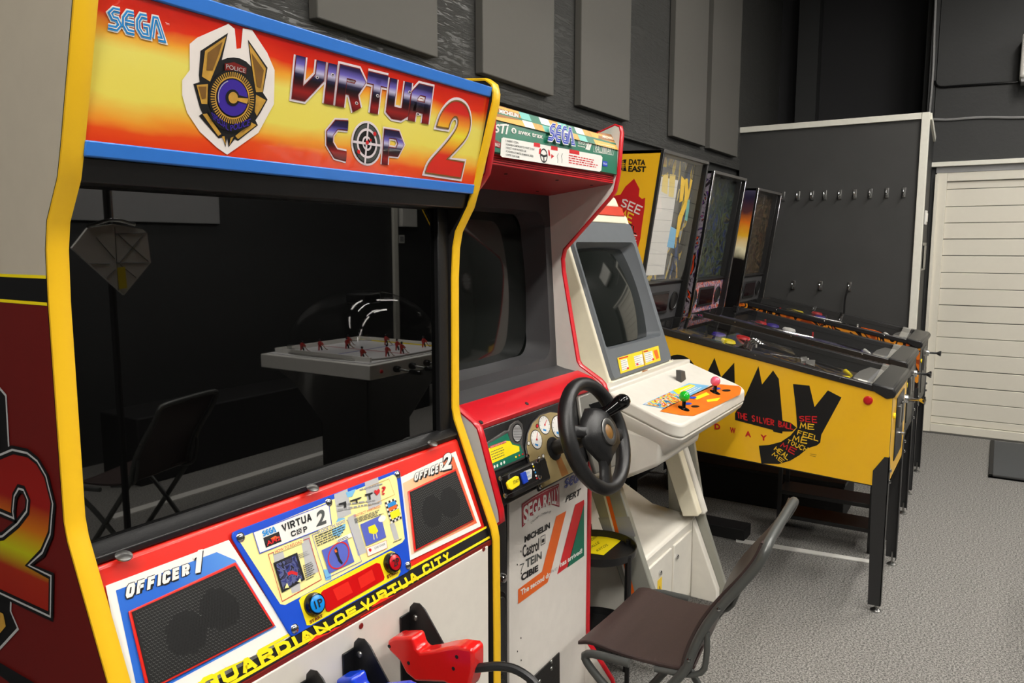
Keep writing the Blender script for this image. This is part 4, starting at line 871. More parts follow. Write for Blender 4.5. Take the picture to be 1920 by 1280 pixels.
def crt(name, parent, f00, f10, f01, f11, bulge, nrmv, m, n=12):
    """slightly domed picture tube over four corners"""
    b = MB(); rows = []
    for j in range(n+1):
        row = []
        for i in range(n+1):
            x, y = i/n, j/n; p = (f00*(1-x)+f10*x)*(1-y)+(f01*(1-x)+f11*x)*y
            row.append(b.bm.verts.new(p+nrmv*bulge*(1-(2*x-1)**2)*(1) + nrmv*bulge*(1-(2*y-1)**2)))
        rows.append(row)
    k = b.mi(m)
    for j in range(n):
        for i in range(n):
            f = b.bm.faces.new([rows[j][i], rows[j][i+1], rows[j+1][i+1], rows[j+1][i]]); f.material_index = k
    o = b.build(name, parent, recalc=False, ang=80); return o
crt('picture_tube', rc, Vector((WX0+.01, by(ZB)+.085, ZB)), Vector((WX1-.01, by(ZB)+.085, ZB)), Vector((WX0+.01, by(ZT)+.085, ZT)), Vector((WX1-.01, by(ZT)+.085, ZT)), .016, Vector((0, -1, 0)), 'crt_glass')
b = MB(); b.box((RX0, 1.25, .1), (RX1, 1.70, 1.6), 'black_matt'); b.build('inner_body', rc)
# dashboard
SD = YZ(.926, .862, .998, 1.056); dn = SD.n
b = MB(); b.prism([(.926, .858), (.985, 1.030), (1.05, 1.045), (1.10, .99), (1.10, .848), (.945, .848)], RX0, RX1, 'black_satin'); dash = b.build('dashboard', rc, bevel=.003)
b = MB(); b.prism([(.984, 1.030), (.980, 1.042), (1.004, 1.062), (1.055, 1.078), (1.075, 1.06), (1.05, 1.04), (.992, 1.026)], RX0, RX1, 'racer_red'); rf = b.build('dash_frame', rc, bevel=.002)
for u, v in ((901, 793), (987, 758)):
    p = YZ(.984, 1.046, 1.05, 1.076).at(u, v); b = MB(); b.lathe([(.006, 0), (.005, .002), (0, .0025)], p+Vector((0, -.001, .002)), (0, -.5, .86), 'core_black', 10); b.build('screw', rf)
d = crop(880, 780, 7.109)
g = Gfx(SD, .001)
gs = Q(d, (150, 395), (455, 195), (500, 195), (525, 120), (590, 70), (640, 62), (690, 110), (700, 200), (690, 330), (690, 380), (735, 545), (720, 575), (225, 785))
g.solid(gs, 'dash_grey', .004); sr = g.build('instruction_surround', dash, bevel=.0025)
g = Gfx(SD, .0052)
g.poly(Q(d, (180, 405), (485, 232), (520, 330), (580, 378), (652, 385), (712, 545), (228, 755)), 'racer_green', 0)
g.stroke(Q(d, (172, 400), (487, 222), (530, 325), (590, 372), (660, 378), (722, 550), (224, 765)), .0012, 'steel', 0, True)
g.poly(Q(d, (207, 445), (465, 335), (520, 340), (548, 385), (640, 408), (645, 472), (248, 650)), 'print_yellow', 1)
g.poly(Q(d, (245, 408), (462, 330), (468, 358), (250, 438)), 'print_red', 2); g.text('VIEW CHANGE BUTTON', Q(d, (252, 412), (460, 336), (463, 352), (256, 432)), 'print_white', 3)
g.lines(Q(d, (255, 470), (420, 405), (510, 510), (285, 605)), 4, 'target_grey', 2, .3)
for u, v in ((237, 715), (272, 692), (310, 680), (347, 665), (398, 640), (438, 620)): g.ellipse(Q(d, (u-12, v-22), (u+12, v-22), (u+12, v+22), (u-12, v+22)), 'print_white', 2, 10)
for u, v, m in ((595, 550, 'print_yellow'), (640, 530, 'print_orange'), (685, 513, 'print_red')): g.ellipse(Q(d, (u-12, v-14), (u+12, v-14), (u+12, v+14), (u-12, v+14)), m, 2, 10)
g.build('instruction_sticker', sr, smooth=False, recalc=False)
g = Gfx(SD, .0055); sp_q = Q(d, (555, 120), (675, 120), (675, 345), (555, 345)); g.ellipse(sp_q, 'black_satin', 0, 24, 1.15); g.ellipse(sp_q, 'lightgrey', 1, 24, .98)
f = g.q(sp_q)
for i in range(9): y = .14+i*.09; h = math.sqrt(max(.25-(y-.5)**2, 0))*.9; g.ufill(f, [(.5-h, y-.02), (.5+h, y-.02), (.5+h, y+.02), (.5-h, y+.02)], 'dash_grey', 2)
g.build('round_speaker', sr, smooth=False, recalc=False)
# instrument plate
g = Gfx(SD, .001)
pp = Q(d, (905, 985), (770, 600), (735, 420), (755, 240), (815, 100), (920, 0), (1050, -45), (1180, -30), (1300, 60), (1390, 200), (1410, 420), (1400, 725))
g.solid([(u+(1080/7.109+880-u)*-.03, v+(400/7.109+780-v)*-.05) for u, v in pp], 'black_satin', .006); g.build('instrument_rim', dash, bevel=.003)
g = Gfx(SD, .003); g.solid(pp, 'dash_plate', .0045); ipl = g.build('instrument_plate', dash, bevel=.0005)
for (cu, cv, ru, rv), ang in (((860, 320, 76, 128), 80), ((968, 125, 76, 125), 60), ((1150, 150, 86, 150), -5)):
    g = Gfx(SD, .0078); qq = Q(d, (cu-ru, cv-rv-20), (cu+ru, cv-rv+30), (cu+ru, cv+rv+20), (cu-ru, cv+rv-30)); f = g.q(qq)
    g.ellipse(qq, 'core_black', 0, 26, 1.05); g.ellipse(qq, 'print_white', 1, 26, .96)
    for i in range(10):
        a = R(225-30*i); g.ustroke(f, [(.5+.38*math.cos(a), .5+.38*math.sin(a)), (.5+.45*math.cos(a), .5+.45*math.sin(a))], .02, 'print_black', 2)
    g.ustroke(f, [(.5, .5), (.5+.38*math.cos(R(ang)), .5+.38*math.sin(R(ang)))], .035, 'print_red', 3); g.ellipse(f, 'print_red', 4, 12, .12)
    g.ufill(f, [(.36, .16), (.64, .16), (.64, .26), (.36, .26)], 'logo_blue', 2); g.build('gauge', ipl, smooth=False, recalc=False)
g = Gfx(SD, .0078)
g.poly(Q(d, (1025, 330), (1070, 310), (1105, 330), (1165, 500), (1290, 770), (1200, 815), (1110, 560), (1040, 460)), 'brown_print', 0)
for u, v, m in ((870, 140, 'print_red'), (755, 370, 'print_white'), (895, 570, 'print_white'), (948, 540, 'print_white'), (930, 640, 'print_white'), (975, 625, 'logo_blue'), (1250, 490, 'logo_blue'), (1270, 550, 'print_red')):
    g.ellipse(Q(d, (u-20, v-30), (u+20, v-30), (u+20, v+30), (u-20, v+30)), 'print_black', 1, 12); g.ellipse(Q(d, (u-15, v-23), (u+15, v-23), (u+15, v+23), (u-15, v+23)), m, 2, 12)
g.build('warning_icons', ipl, smooth=False, recalc=False)
for u, v in ((912, 948), (1352, 715), (745, 540)):
    p = SD.at(*d(u, v))+dn*.0075; b = MB(); b.lathe([(.006, 0), (.005, .002), (0, .003)], p, dn, 'chrome', 12); b.build('bolt', ipl)
# start button box
g = Gfx(SD, .001); fb = Q(d, (378, 805), (395, 785), (865, 578), (885, 585), (955, 850), (945, 870), (470, 1105), (452, 1100)); g.solid(fb, 'black_satin', .030); sb = g.build('button_box', dash, bevel=.004)
g = Gfx(SD, .0315)
SB = Pl(SD.o+dn*.031, dn)
g = Gfx(SB, .0006)
g.stroke(Q(d, (410, 815), (868, 612), (928, 850), (470, 1070)), .0008, 'dash_grey', 0, True)
for u, v, m in ((838, 640, 'print_white'), (850, 672, 'print_yellow'), (858, 714, 'print_white'), (876, 750, 'logo_blue'), (885, 794, 'print_white'), (896, 828, 'print_red')): g.ellipse(Q(d, (u-11, v-14), (u+11, v-14), (u+11, v+14), (u-11, v+14)), m, 1, 10)
g.poly(Q(d, (725, 735), (810, 702), (832, 715), (828, 825), (770, 858)), 'print_white', 1); g.text('VIEW', Q(d, (745, 752), (795, 732), (800, 768), (752, 788)), 'logo_blue', 2); g.text('CHANGE', Q(d, (752, 800), (815, 772), (818, 806), (760, 834)), 'logo_blue', 2)
g.build('button_labels', sb, smooth=False, recalc=False)
g = Gfx(SB, .0006); g.solid(Q(d, (475, 895), (500, 860), (595, 800), (630, 805), (650, 895), (640, 930), (545, 990), (500, 975)), 'print_yellow', .006); yb = g.build('start_button', sb, bevel=.002)
g = Gfx(SB, .0069); g.text('START', Q(d, (550, 872), (625, 840), (630, 880), (558, 915)), 'print_black', 0, .02); g.build('button_word', yb, smooth=False, recalc=False)
g = Gfx(SB, .0006); g.solid(Q(d, (662, 768), (725, 738), (765, 880), (705, 912)), 'print_blue', .006); g.build('view_button', sb, bevel=.0015)
for u, v in ((410, 832), (475, 1060), (905, 600), (935, 815)):
    p = SB.at(*d(u, v)); b = MB(); b.lathe([(.006, 0), (.005, .003), (0, .004)], p, dn, 'chrome', 12); b.build('bolt', sb)
# steering column and wheel
wc = Vector((1.685, .822, .983)); wn = Vector((0, -.935, .355)).normalized()
cs = SD.at(1033, 842)
b = MB(); b.cyl(cs-dn*-.002, wc-wn*.03, .019, 'black_satin', 20); b.lathe([(.03, 0), (.03, .006), (.02, .008)], cs+dn*.006, dn, 'black_matt', 20); b.build('steering_column', rc)
u1 = Vector((1, 0, 0)); u2 = wn.cross(u1); u2 = -u2 if u2.z < 0 else u2
rot = R(-14)
ua = u1*math.cos(rot)+u2*math.sin(rot); ub = -u1*math.sin(rot)+u2*math.cos(rot)
RW = .132
sw = MB()
def wp(a, r, h=0): return wc+ua*(r*math.cos(a))+ub*(r*math.sin(a))+wn*h
sw.tube([wp(2*math.pi*i/48, RW) for i in range(48)], [.0185+.0015*math.cos(2*math.pi*i/48*2) for i in range(48)], 'leather', 12, True)
whl = sw.build('steering_wheel', rc, ang=80)
b = MB()
hubp = [(a_, r_*1.28) for a_, r_ in [(90, .052), (60, .058), (25, .06), (0, .066), (-20, .066), (-45, .055), (-70, .055), (-90, .068), (-110, .055), (-135, .055), (-160, .066), (180, .066), (155, .06), (120, .058)]]
b.rings([[wp(R(a), r*1.0, .004) for a, r in hubp], [wp(R(a), r*.98, .016) for a, r in hubp], [wp(R(a), r*.8, .030) for a, r in hubp], [wp(R(a), r*.45, .036) for a, r in hubp], [wp(R(a), r*.05, .037) for a, r in hubp]], 'leather')
b.build('horn_pad', whl, ang=60)
for a, w0 in ((178, .022), (2, .022), (-90, .028)):
    b = MB(); n_ = 5; rs = []
    for i in range(n_+1):
        t = i/n_; r = .045+(RW-.045)*t; ww = w0*(1-.35*math.sin(math.pi*t)); h = .014*(1-t)
        ca = wp(R(a), r, h); tn = (wp(R(a+90), 1)-wc)
        rs.append([ca+tn*ww+wn*.004, ca+tn*ww*.6+wn*.011, ca-tn*ww*.6+wn*.011, ca-tn*ww+wn*.004, ca-tn*ww-wn*.006, ca+tn*ww-wn*.006])
    b.rings(rs, 'leather'); b.build('spoke', whl, ang=50)
b = MB(); b.lathe([(.034, .034), (.034, .040), (.029, .0415), (.019, .040), (.019, .036)], wc, wn, 'steel', 28); hb = b.build('hub_ring', whl, ang=60)
b = MB(); b.lathe([(.019, .038), (.014, .041), (0, .042)], wc, wn, 'gold_dark', 20); b.build('hub_cap', whl)
for a in (140, 40, -60, -120):
    b = MB(); pts = [wp(R(a), RW+.0170, 0), wp(R(a), RW, .0172), wp(R(a), RW-.0170, 0), wp(R(a), RW, -.0172)]
    b.tube(smooth_path(pts, 2, True), .0012, 'black_gloss', 6, True); b.build('seam', whl)
# shifter
mat('shifter_grey', (128, 126, 120), .3, .3)
gx = Vector((1.93, .90, .955))
g = Gfx(SD, .001); g.solid([(1078, 745), (1128, 727), (1160, 790), (1160, 870), (1110, 890), (1085, 800)], 'shifter_grey', .012); g.build('shifter_housing', dash, bevel=.004)
g = Gfx(SD, .0135); g.solid([(1096, 760), (1122, 752), (1140, 785), (1117, 797)], 'black_gloss', .002); g.build('shifter_gate', dash, bevel=.001)
kp = Y(.80).at(1157, 759)
b = MB(); b.tube([SD.at(1118, 790), Vector((kp.x-.03, .84, kp.z-.015)), kp], [.008, .007, .007], 'black_gloss', 12); b.ball(kp+Vector((.012, -.008, .008)), .0215, 'black_gloss', (1.15, 1.0, .9), 16); b.tube([kp+Vector((-.03, .02, -.02)), kp+Vector((.01, -.005, .006))], [.013, .020], 'black_gloss', 14)
b.build('gear_shifter', rc, ang=70)
# lower front
SL = Y(1.017); XL = SL.at(955, 1000).x
b = MB(); b.box((XL, 1.017, .06), (RX1, 1.06, .83), 'racer_white'); lw = b.build('lower_panel', rc, bevel=.002)
b = MB(); b.box((RX0, 1.024, .06), (XL, 1.06, .83), 'black_satin'); b.build('coin_column', rc)
for z0, z1 in ((.585, .78), (.36, .575), (.12, .35)):
    b = MB(); r = .02
    P_ = rr_(RX0+.02, XL-.006, z0, z1, .028, 5); b.extrude([Vector((x, 1.022, z)) for x, z in P_], (0, .004, 0), 'black_gloss'); P_ = rr_(RX0+.02, XL-.018, z0+.012, z1-.012, .02, 5); b.extrude([Vector((x, 1.016, z)) for x, z in P_], (0, .006, 0), 'black_satin')
    hd = b.build('moulded_door', rc, bevel=.003)
for u, v in ((941, 1083), (941, 1248)):
    p = Y(1.016).at(u, v); b = MB(); b.lathe([(.013, 0), (.013, .004), (.010, .010), (.004, .012), (0, .012)], p, (0, -1, 0), 'chrome', 18); b.build('door_lock', rc)
g = Gfx(SL, .0006); e = crop(860, 880, 3.2)
mat('rally_red', (176, 24, 48), .4)
bd = Q(e, (378, 208), (440, 165), (520, 120), (600, 84), (602, 222), (555, 208), (500, 225), (440, 275), (380, 345)); g.poly(bd, 'rally_red', 1); g.stroke(bd, .0015, 'rally_red', 1, True); g.stroke(Q(e, (384, 214), (440, 173), (520, 128), (595, 93), (597, 213), (555, 201), (498, 219), (436, 268), (386, 330)), .001, 'print_white', 2, True)
for i, (ch, q_) in enumerate((('S', (388, 225, 412, 212, 312, 322)), ('E', (416, 208, 438, 194, 292, 300)), ('G', (441, 192, 466, 178, 262, 280)), ('A', (468, 178, 492, 166, 236, 248)), ('R', (506, 158, 528, 145, 222, 228)), ('A', (530, 146, 552, 134, 212, 214)), ('L', (556, 134, 568, 126, 202, 200)), ('L', (571, 124, 583, 118, 202, 204)))):
    x0, y0_, x1, y1_, b1, b0 = q_; g.text(ch, Q(e, (x0, y0_), (x1, y1_), (x1, b1 if b1 < b0 else b0), (x0, max(b1, b0))), 'print_white', 3, .03)
g.text('Y', Q(e, (584, 116), (597, 108), (596, 206), (586, 204)), 'print_white', 3, .03)
for i, ch in enumerate('CHAMPIONSHIP'):
    t = i/11; x = 432+t*112; y = 312-math.sin(t*1.6)*62; g.text(ch, Q(e, (x, y), (x+8, y-4), (x+8, y+9), (x, y+13)) if ch != 'I' else Q(e, (x+3, y), (x+5, y-1), (x+5, y+10), (x+3, y+12)), 'target_grey', 1)
g.sega(Q(e, (640, 62), (742, 15), (736, 58), (634, 104)), None, 'print_blue', 'print_white', 1, (.4, .34, .05))
g.text('PERT', Q(e, (648, 160), (732, 112), (724, 152), (640, 196)), 'print_black', 1, .03)
g.text('MICHELIN', Q(e, (395, 402), (545, 318), (545, 350), (395, 436)), 'print_black', 1, .05)
g.text('Castrol', Q(e, (382, 458), (480, 412), (480, 480), (384, 528)), 'print_black', 1, .02); g.stroke(Q(e, (492, 402), (517, 390), (517, 440), (492, 454)), .002, 'print_black', 1, True); g.poly(Q(e, (497, 420), (512, 412), (512, 432), (497, 440)), 'print_black', 1)
g.text('TEIN', Q(e, (402, 540), (495, 492), (495, 532), (402, 590)), 'target_grey', 1, .03); g.stroke(Q(e, (365, 572), (390, 562), (378, 590), (372, 612)), .003, 'target_grey', 1)
g.text('CIBIE', Q(e, (376, 628), (474, 572), (474, 606), (376, 668)), 'print_black', 1, .05)
g.poly(Q(e, (584, 280), (644, 247), (552, 610), (532, 676), (355, 806), (355, 718), (498, 612)), 'print_orange', 1)
g.poly(Q(e, (698, 210), (751, 180), (752, 205), (655, 580), (590, 628)), 'print_red', 1); g.poly(Q(e, (751, 205), (751, 517), (650, 588)), 'racer_green', 1)
g.text('The second dr', Q(e, (370, 722), (545, 612), (545, 640), (372, 754)), 'print_white', 2, .03); g.text('ive', Q(e, (552, 596), (590, 575), (590, 600), (552, 622)), 'lightgrey', 2); g.text('has arrived!', Q(e, (606, 556), (738, 472), (738, 498), (608, 584)), 'print_white', 2, .03)
for u, v in ((372, 490), (350, 570), (374, 622), (372, 1010), (351, 1090), (373, 1143)): g.ellipse(Q(e, (u-3, v-6), (u+3, v-6), (u+3, v+6), (u-3, v+6)), 'core_black', 1, 8)
g.build('sponsor_print', lw, smooth=False, recalc=False)
g = Gfx(SL, .0005); g.solid([(985, 1281), (1047, 1222), (1049, 1500), (985, 1500)], 'black_satin', .004); pb = g.build('coin_plate', lw, bevel=.001)
for u, v in ((1034, 1240), (1034, 1253), (1012, 1277)):
    p = Y(1.012).at(u, v); b = MB(); b.lathe([(.006, 0), (.005, .002), (0, .003)], p, (0, -1, 0), 'steel', 10); b.build('bolt', pb)
# ------------------------------------------------------------------ white sit-down candy cabinet
mat('cream', (230, 223, 200), .42); mat('cab_white', (222, 218, 208), .4); mat('face_grey', (98, 103, 108), .45); mat('stand_grey', (160, 160, 150), .35, .3)
mat('candy_red', (206, 60, 36), .4)
ca = thing('candy_arcade_cabinet', 'cream and white sit-down arcade cabinet with two ball-top joysticks', 'arcade machine', (2.6, 1.35, 0))
AX0, AX1 = 2.33, 2.905
MP = YZ(1.123, 1.09, 1.2526, 1.459)
def my(z): return 1.123+(z-1.09)*.1296/.369
# monitor housing
zb0, zt0 = MP.at(1137, 718).z, MP.at(1110, 425).z
b = MB(); pr_ = [(my(.985), .985), (my(zt0), zt0), (my(1.57), 1.565), (1.36, 1.60), (1.60, 1.55), (1.70, 1.3), (1.70, .98), (1.2, .95)]
b.prism([(my(.985)+.09, .985), (my(1.57)+.09, 1.56)]+pr_[3:], AX0+.02, AX1-.02, 'cream')
b.prism(pr_, AX0, AX0+.02, 'cream'); b.prism(pr_, AX1-.02, AX1, 'cream'); b.prism([(my(1.535), 1.535), (my(1.565), 1.565), (my(1.57)+.09, 1.565), (my(1.535)+.09, 1.535)], AX0+.02, AX1-.02, 'cream'); hou = b.build('monitor_housing', ca, bevel=.006, seg=3)
b = MB(); b.prism([(my(1.565)-.002, 1.563), (my(1.58)+.01, 1.60), (1.34, 1.62), (1.36, 1.59)], AX0+.02, AX1-.02, 'candy_red'); b.prism([(my(1.58)+.012, 1.601), (my(1.58)+.03, 1.64), (1.5, 1.64), (1.55, 1.58)], AX0+.04, AX1-.04, 'cream'); b.build('marquee_stub', ca, bevel=.006)
g = Gfx(MP, .0)
g.base = -.0
def mp(x, z, o=0): return Vector((x, my(z), z))+MP.n*o
xl, xr = AX0+.012, AX1-.012
outer = rr_(xl, xr, MP.at(1137, 718).z, 1.535, .02)
SX0, SX1 = MP.at(1072, 455).x+.004, MP.at(1183, 455).x; SZ0, SZ1 = MP.at(1133, 660).z+.004, MP.at(1072, 455).z
inn = rr_(SX0, SX1, SZ0, SZ1, .02)
b = MB()
b.rings([[mp(x, z, .0) for x, z in outer], [mp(x, z, .012) for x, z in [(p[0]+(2.617-p[0])*.02, p[1]+(1.3-p[1])*.02) for p in outer]], [mp(x, z, .010) for x, z in inn], [mp(2.61+(x-2.61)*.95, 1.28+(z-1.28)*.95, -.03) for x, z in inn], [mp(2.61+(x-2.61)*.9, 1.28+(z-1.28)*.92, -.05) for x, z in inn]], 'face_grey', caps=False)
bz_ = b.build('screen_bezel', ca, ang=40)
if 0: b.extrude([mp(SX0-.02, SZ0-.02, -.045), mp(SX1+.02, SZ0-.02, -.045), mp(SX1+.02, SZ1+.02, -.045), mp(SX0-.02, SZ1+.02, -.045)], MP.n*-.01, 'black_matt')
e_ = .012
crt('picture_tube', ca, mp(SX0+e_, SZ0+e_, -.043), mp(SX1-e_, SZ0+e_, -.043), mp(SX0+e_, SZ1-e_, -.043), mp(SX1-e_, SZ1-e_, -.043), .017, MP.n, 'crt_glass')
MG = Pl(MP.o+MP.n*.012, MP.n); g = Gfx(MG, .0006); c = crop(1060, 380, 3.764)
mat('sticker_yellow', (246, 206, 40), .4)
g.poly(Q(c, (365, 1095), (655, 1008), (672, 1112), (388, 1207)), 'sticker_yellow', 1); g.poly(Q(c, (538, 1045), (542, 1043), (562, 1150), (556, 1152)), 'brown_print', 2)
for p in (((388, 1112), (432, 1100), (448, 1170), (398, 1188)), ((480, 1085), (540, 1068), (552, 1140), (494, 1155)), ((552, 1062), (610, 1045), (624, 1110), (566, 1130))):
    g.poly(Q(c, *p), 'print_white', 2); a_, b_, c_, d_ = Q(c, *p); g.lines([a_, b_, c_, d_], 5, 'print_grey', 3, .3)
for p in (((375, 1098), (440, 1080), (442, 1088), (377, 1106)), ((548, 1048), (580, 1040), (582, 1048), (550, 1056))): g.poly(Q(c, *p), 'print_red', 2)
for u, v in ((438, 1168), (505, 1140), (617, 1105)): g.ellipse(Q(c, (u-8, v-8), (u+8, v-8), (u+8, v+8), (u-8, v+8)), 'print_red', 4, 10)
g.poly(Q(c, (620, 1045), (645, 1035), (660, 1095), (640, 1105)), 'print_orange', 2)
g.build('instruction_stickers', bz_, smooth=False, recalc=False)
# cream sill with grey speaker panels under the screen
b = MB(); z_ = MP.at(1137, 718).z
b.prism([(my(z_)-.012, z_+.002), (my(z_)-.012, z_-.022), (my(.97)+.0, .965), (1.15, .96), (1.15, z_)], AX0+.003, AX1-.003, 'cream'); sill = b.build('sill', ca, bevel=.004)
b = MB()
for a, d_ in ((AX0+.02, AX0+.20), (AX1-.20, AX1-.02)): b.prism([(my(.985)-.01, z_-.024), (my(.97)-.012, .955), (1.12, .95), (1.13, z_-.02)], a, d_, 'face_grey')
b.build('speaker_grille', ca, bevel=.002)
b = MB(); b.prism([(my(.985)-.016, z_-.018), (my(.97)-.02, .95), (1.12, .95), (1.13, z_-.02)], AX0+.205, AX1-.205, 'cream'); b.build('centre_block', ca, bevel=.004)
g = Gfx(Pl((0, my(z_)-.012, z_), (0, -1, 0)), .0006); g.poly(Q(c, (542, 1183), (580, 1175), (580, 1200), (545, 1208)), 'brown_print', 0); g.build('maker_badge', sill, smooth=False, recalc=False)
# control deck
DP = YZ(.798, .899, .995, .970)
DX0, DX1 = 2.215, 2.965
def dz(y): return .899+(y-.798)*.071/.197
out = []
for cx, cy, a, r in ((DX0+.05, .798+.05, 180, .05), (DX1-.05, .798+.05, 270, .05)):
    for i in range(7): t = R(a+90*i/6); out.append((cx+r*math.cos(t), cy+r*math.sin(t)))
out += [(DX1, 1.06), (DX0, 1.06)]
b = MB(); b.rings([[Vector((x, y, dz(y))) for x, y in out], [Vector((x, y, dz(y)-.045)) for x, y in out]], 'cab_white'); dk = b.build('control_deck', ca, bevel=.008, seg=3)
b = MB(); cxm = (DX0+DX1)/2
b.rings([[Vector((cxm+(x-cxm)*.995, y*.995+.005, dz(y)-.046)) for x, y in out], [Vector((cxm+(x-cxm)*.99, y+.01, dz(y)-.065)) for x, y in out], [Vector((cxm+(x-cxm)*.90, max(y, .87)+.0, dz(y)-.115)) for x, y in out]], 'cab_white'); b.build('deck_underside', dk, bevel=.004)
b = MB(); b.prism([(1.03, dz(1.04)+.012), (1.03, dz(1.04)-.06), (1.25, .90), (1.25, .97)], DX0, DX1, 'cab_white'); b.build('deck_back', ca, bevel=.006)
b = MB()
P_ = rr_(2.235, 2.62, 0, 1, .2)
b.prism([(.95, .86), (.86, .85), (.87, .76), (.98, .70), (1.22, .66), (1.22, .9)], 2.235, 2.62, 'cab_white'); b.build('coin_box', ca, bevel=.012)
mat('deck_orange', (240, 120, 30), .28, var=.25, scale=18); mat('deck_dark', (30, 26, 26), .3)
g = Gfx(DP, .0008); e = crop(1040, 340, 2.4625)
g.poly(Q(e, (485, 1062), (738, 935), (850, 945), (862, 955), (855, 985), (700, 1060), (640, 1084), (580, 1080)), 'deck_orange', 1)
g.poly(Q(e, (405, 1030), (620, 932), (715, 944), (505, 1050)), 'sky_blue', 1)
patches('deck_cards', [(40, 60, 120), (90, 160, 210), (240, 220, 60), (210, 90, 60), (230, 230, 230), (60, 90, 60)], 40, .25, 1, 3)
g.poly(Q(e, (412, 1030), (530, 975), (620, 1000), (505, 1046)), 'deck_cards', 2); g.poly(Q(e, (545, 965), (625, 938), (650, 944), (570, 985)), 'print_yellow', 2); g.lines(Q(e, (570, 970), (630, 942), (690, 950), (620, 985)), 4, 'print_white', 3)
g.poly(Q(e, (490, 1058), (500, 1050), (725, 943), (740, 943), (690, 965)), 'deck_dark', 2)
for p in (((640, 1000), (700, 975), (715, 985), (655, 1010)), ((700, 1010), (765, 1000), (750, 1015), (705, 1020))): g.poly(Q(e, *p), 'print_yellow', 3)
for u, v, m in ((648, 1041, 'deck_dark'), (792, 967, 'deck_dark'), (612, 1028, 'print_blue'), (745, 958, 'print_blue'), (635, 1000, 'print_blue')):
    g.ellipse(Q(e, (u-20, v-5), (u+20, v-5), (u+20, v+5), (u-20, v+5)), m, 4, 16)
g.build('panel_overlay', dk, smooth=False, recalc=False)
for (u, v), (hu, hv), m in (((595, 1050), (599, 992), 'green'), ((740, 975), (742, 922), 'pink')):
    mat('ball_green', (20, 190, 40), .2, coat=.5); mat('ball_pink', (240, 96, 130), .2, coat=.5)
    p = DP.at(*e(u, v)); top = Y(p.y).at(*e(hu, hv))
    b = MB(); b.lathe([(.020, 0), (.020, .002), (.012, .004), (0, .004)], p, DP.n, 'black_gloss', 20); b.cyl(p, p.lerp(top, .9), .0065, 'black_gloss', 12); js = b.build('joystick', ca)
    b = MB(); b.ball(top, .0178, 'ball_'+m, seg=20); b.build('ball_top', js, ang=90, label=m+' ball')
# legs / side plates
SPX = 2.335
def sidep(x0, x1, m, pts, name, **k):
    b = MB(); b.prism(pts, x0, x1, m); return b.build(name, ca, **k)
LP_ = [(my(1.0)-.09, .84), (my(1.0)+.06, .84), (1.05, .375), (.93, .10), (.845, .06), (.845, .14)]
A_ = X(SPX)
pts = [A_.at(u, v) for u, v in ((1093, 880), (1146, 868), (1219, 1095), (1252, 1190), (1200, 1190), (1132, 996))]
b = MB(); b.extrude(pts, (.03, 0, 0), 'stand_grey'); stl = b.build('stand_plate', ca, bevel=.004)
g = Gfx(A_, .0008)
g.poly([(1136, 930), (1143, 930), (1186, 1095), (1206, 1170), (1199, 1170), (1179, 1095)], 'print_orange', 1); g.poly([(1132, 930), (1136, 930), (1179, 1095), (1199, 1170), (1195, 1170)], 'print_white', 1)
g.poly([(1122, 970), (1180, 968), (1192, 1005), (1134, 1003)], 'print_grey', 0)
g.build('stripe', stl, smooth=False, recalc=False)
# right stand seen from its inner side
B_ = X(2.875)
q1 = [B_.at(u, v) for u, v in ((1232, 826), (1257, 826), (1306, 962), (1278, 962))]
b = MB(); b.prism([(1.09, .85), (1.0, .80), (.955, .40), (1.09, .38)], 2.84, 2.905, 'cab_white')
b = MB()
yA, yB = 1.14, 1.005
B_ = X(2.80); b.extrude([B_.at(u, v) for u, v in ((1230, 812), (1262, 812), (1309, 968), (1280, 968))], (.05, 0, 0), 'cream'); b.build('stand_post', ca, bevel=.004)
b = MB(); B_ = X(2.855); b.extrude([B_.at(u, v) for u, v in ((1245, 812), (1275, 812), (1322, 965), (1290, 965))], (.045, 0, 0), 'cab_white'); b.build('stand_post', ca, bevel=.008)
b = MB(); b.prism([(1.01, .81), (1.11, .82), (1.08, .36), (.86, .02), (.815, .05), (.93, .37)], 2.902, 2.925, 'stand_grey'); b.build('stand_plate', ca, bevel=.003)
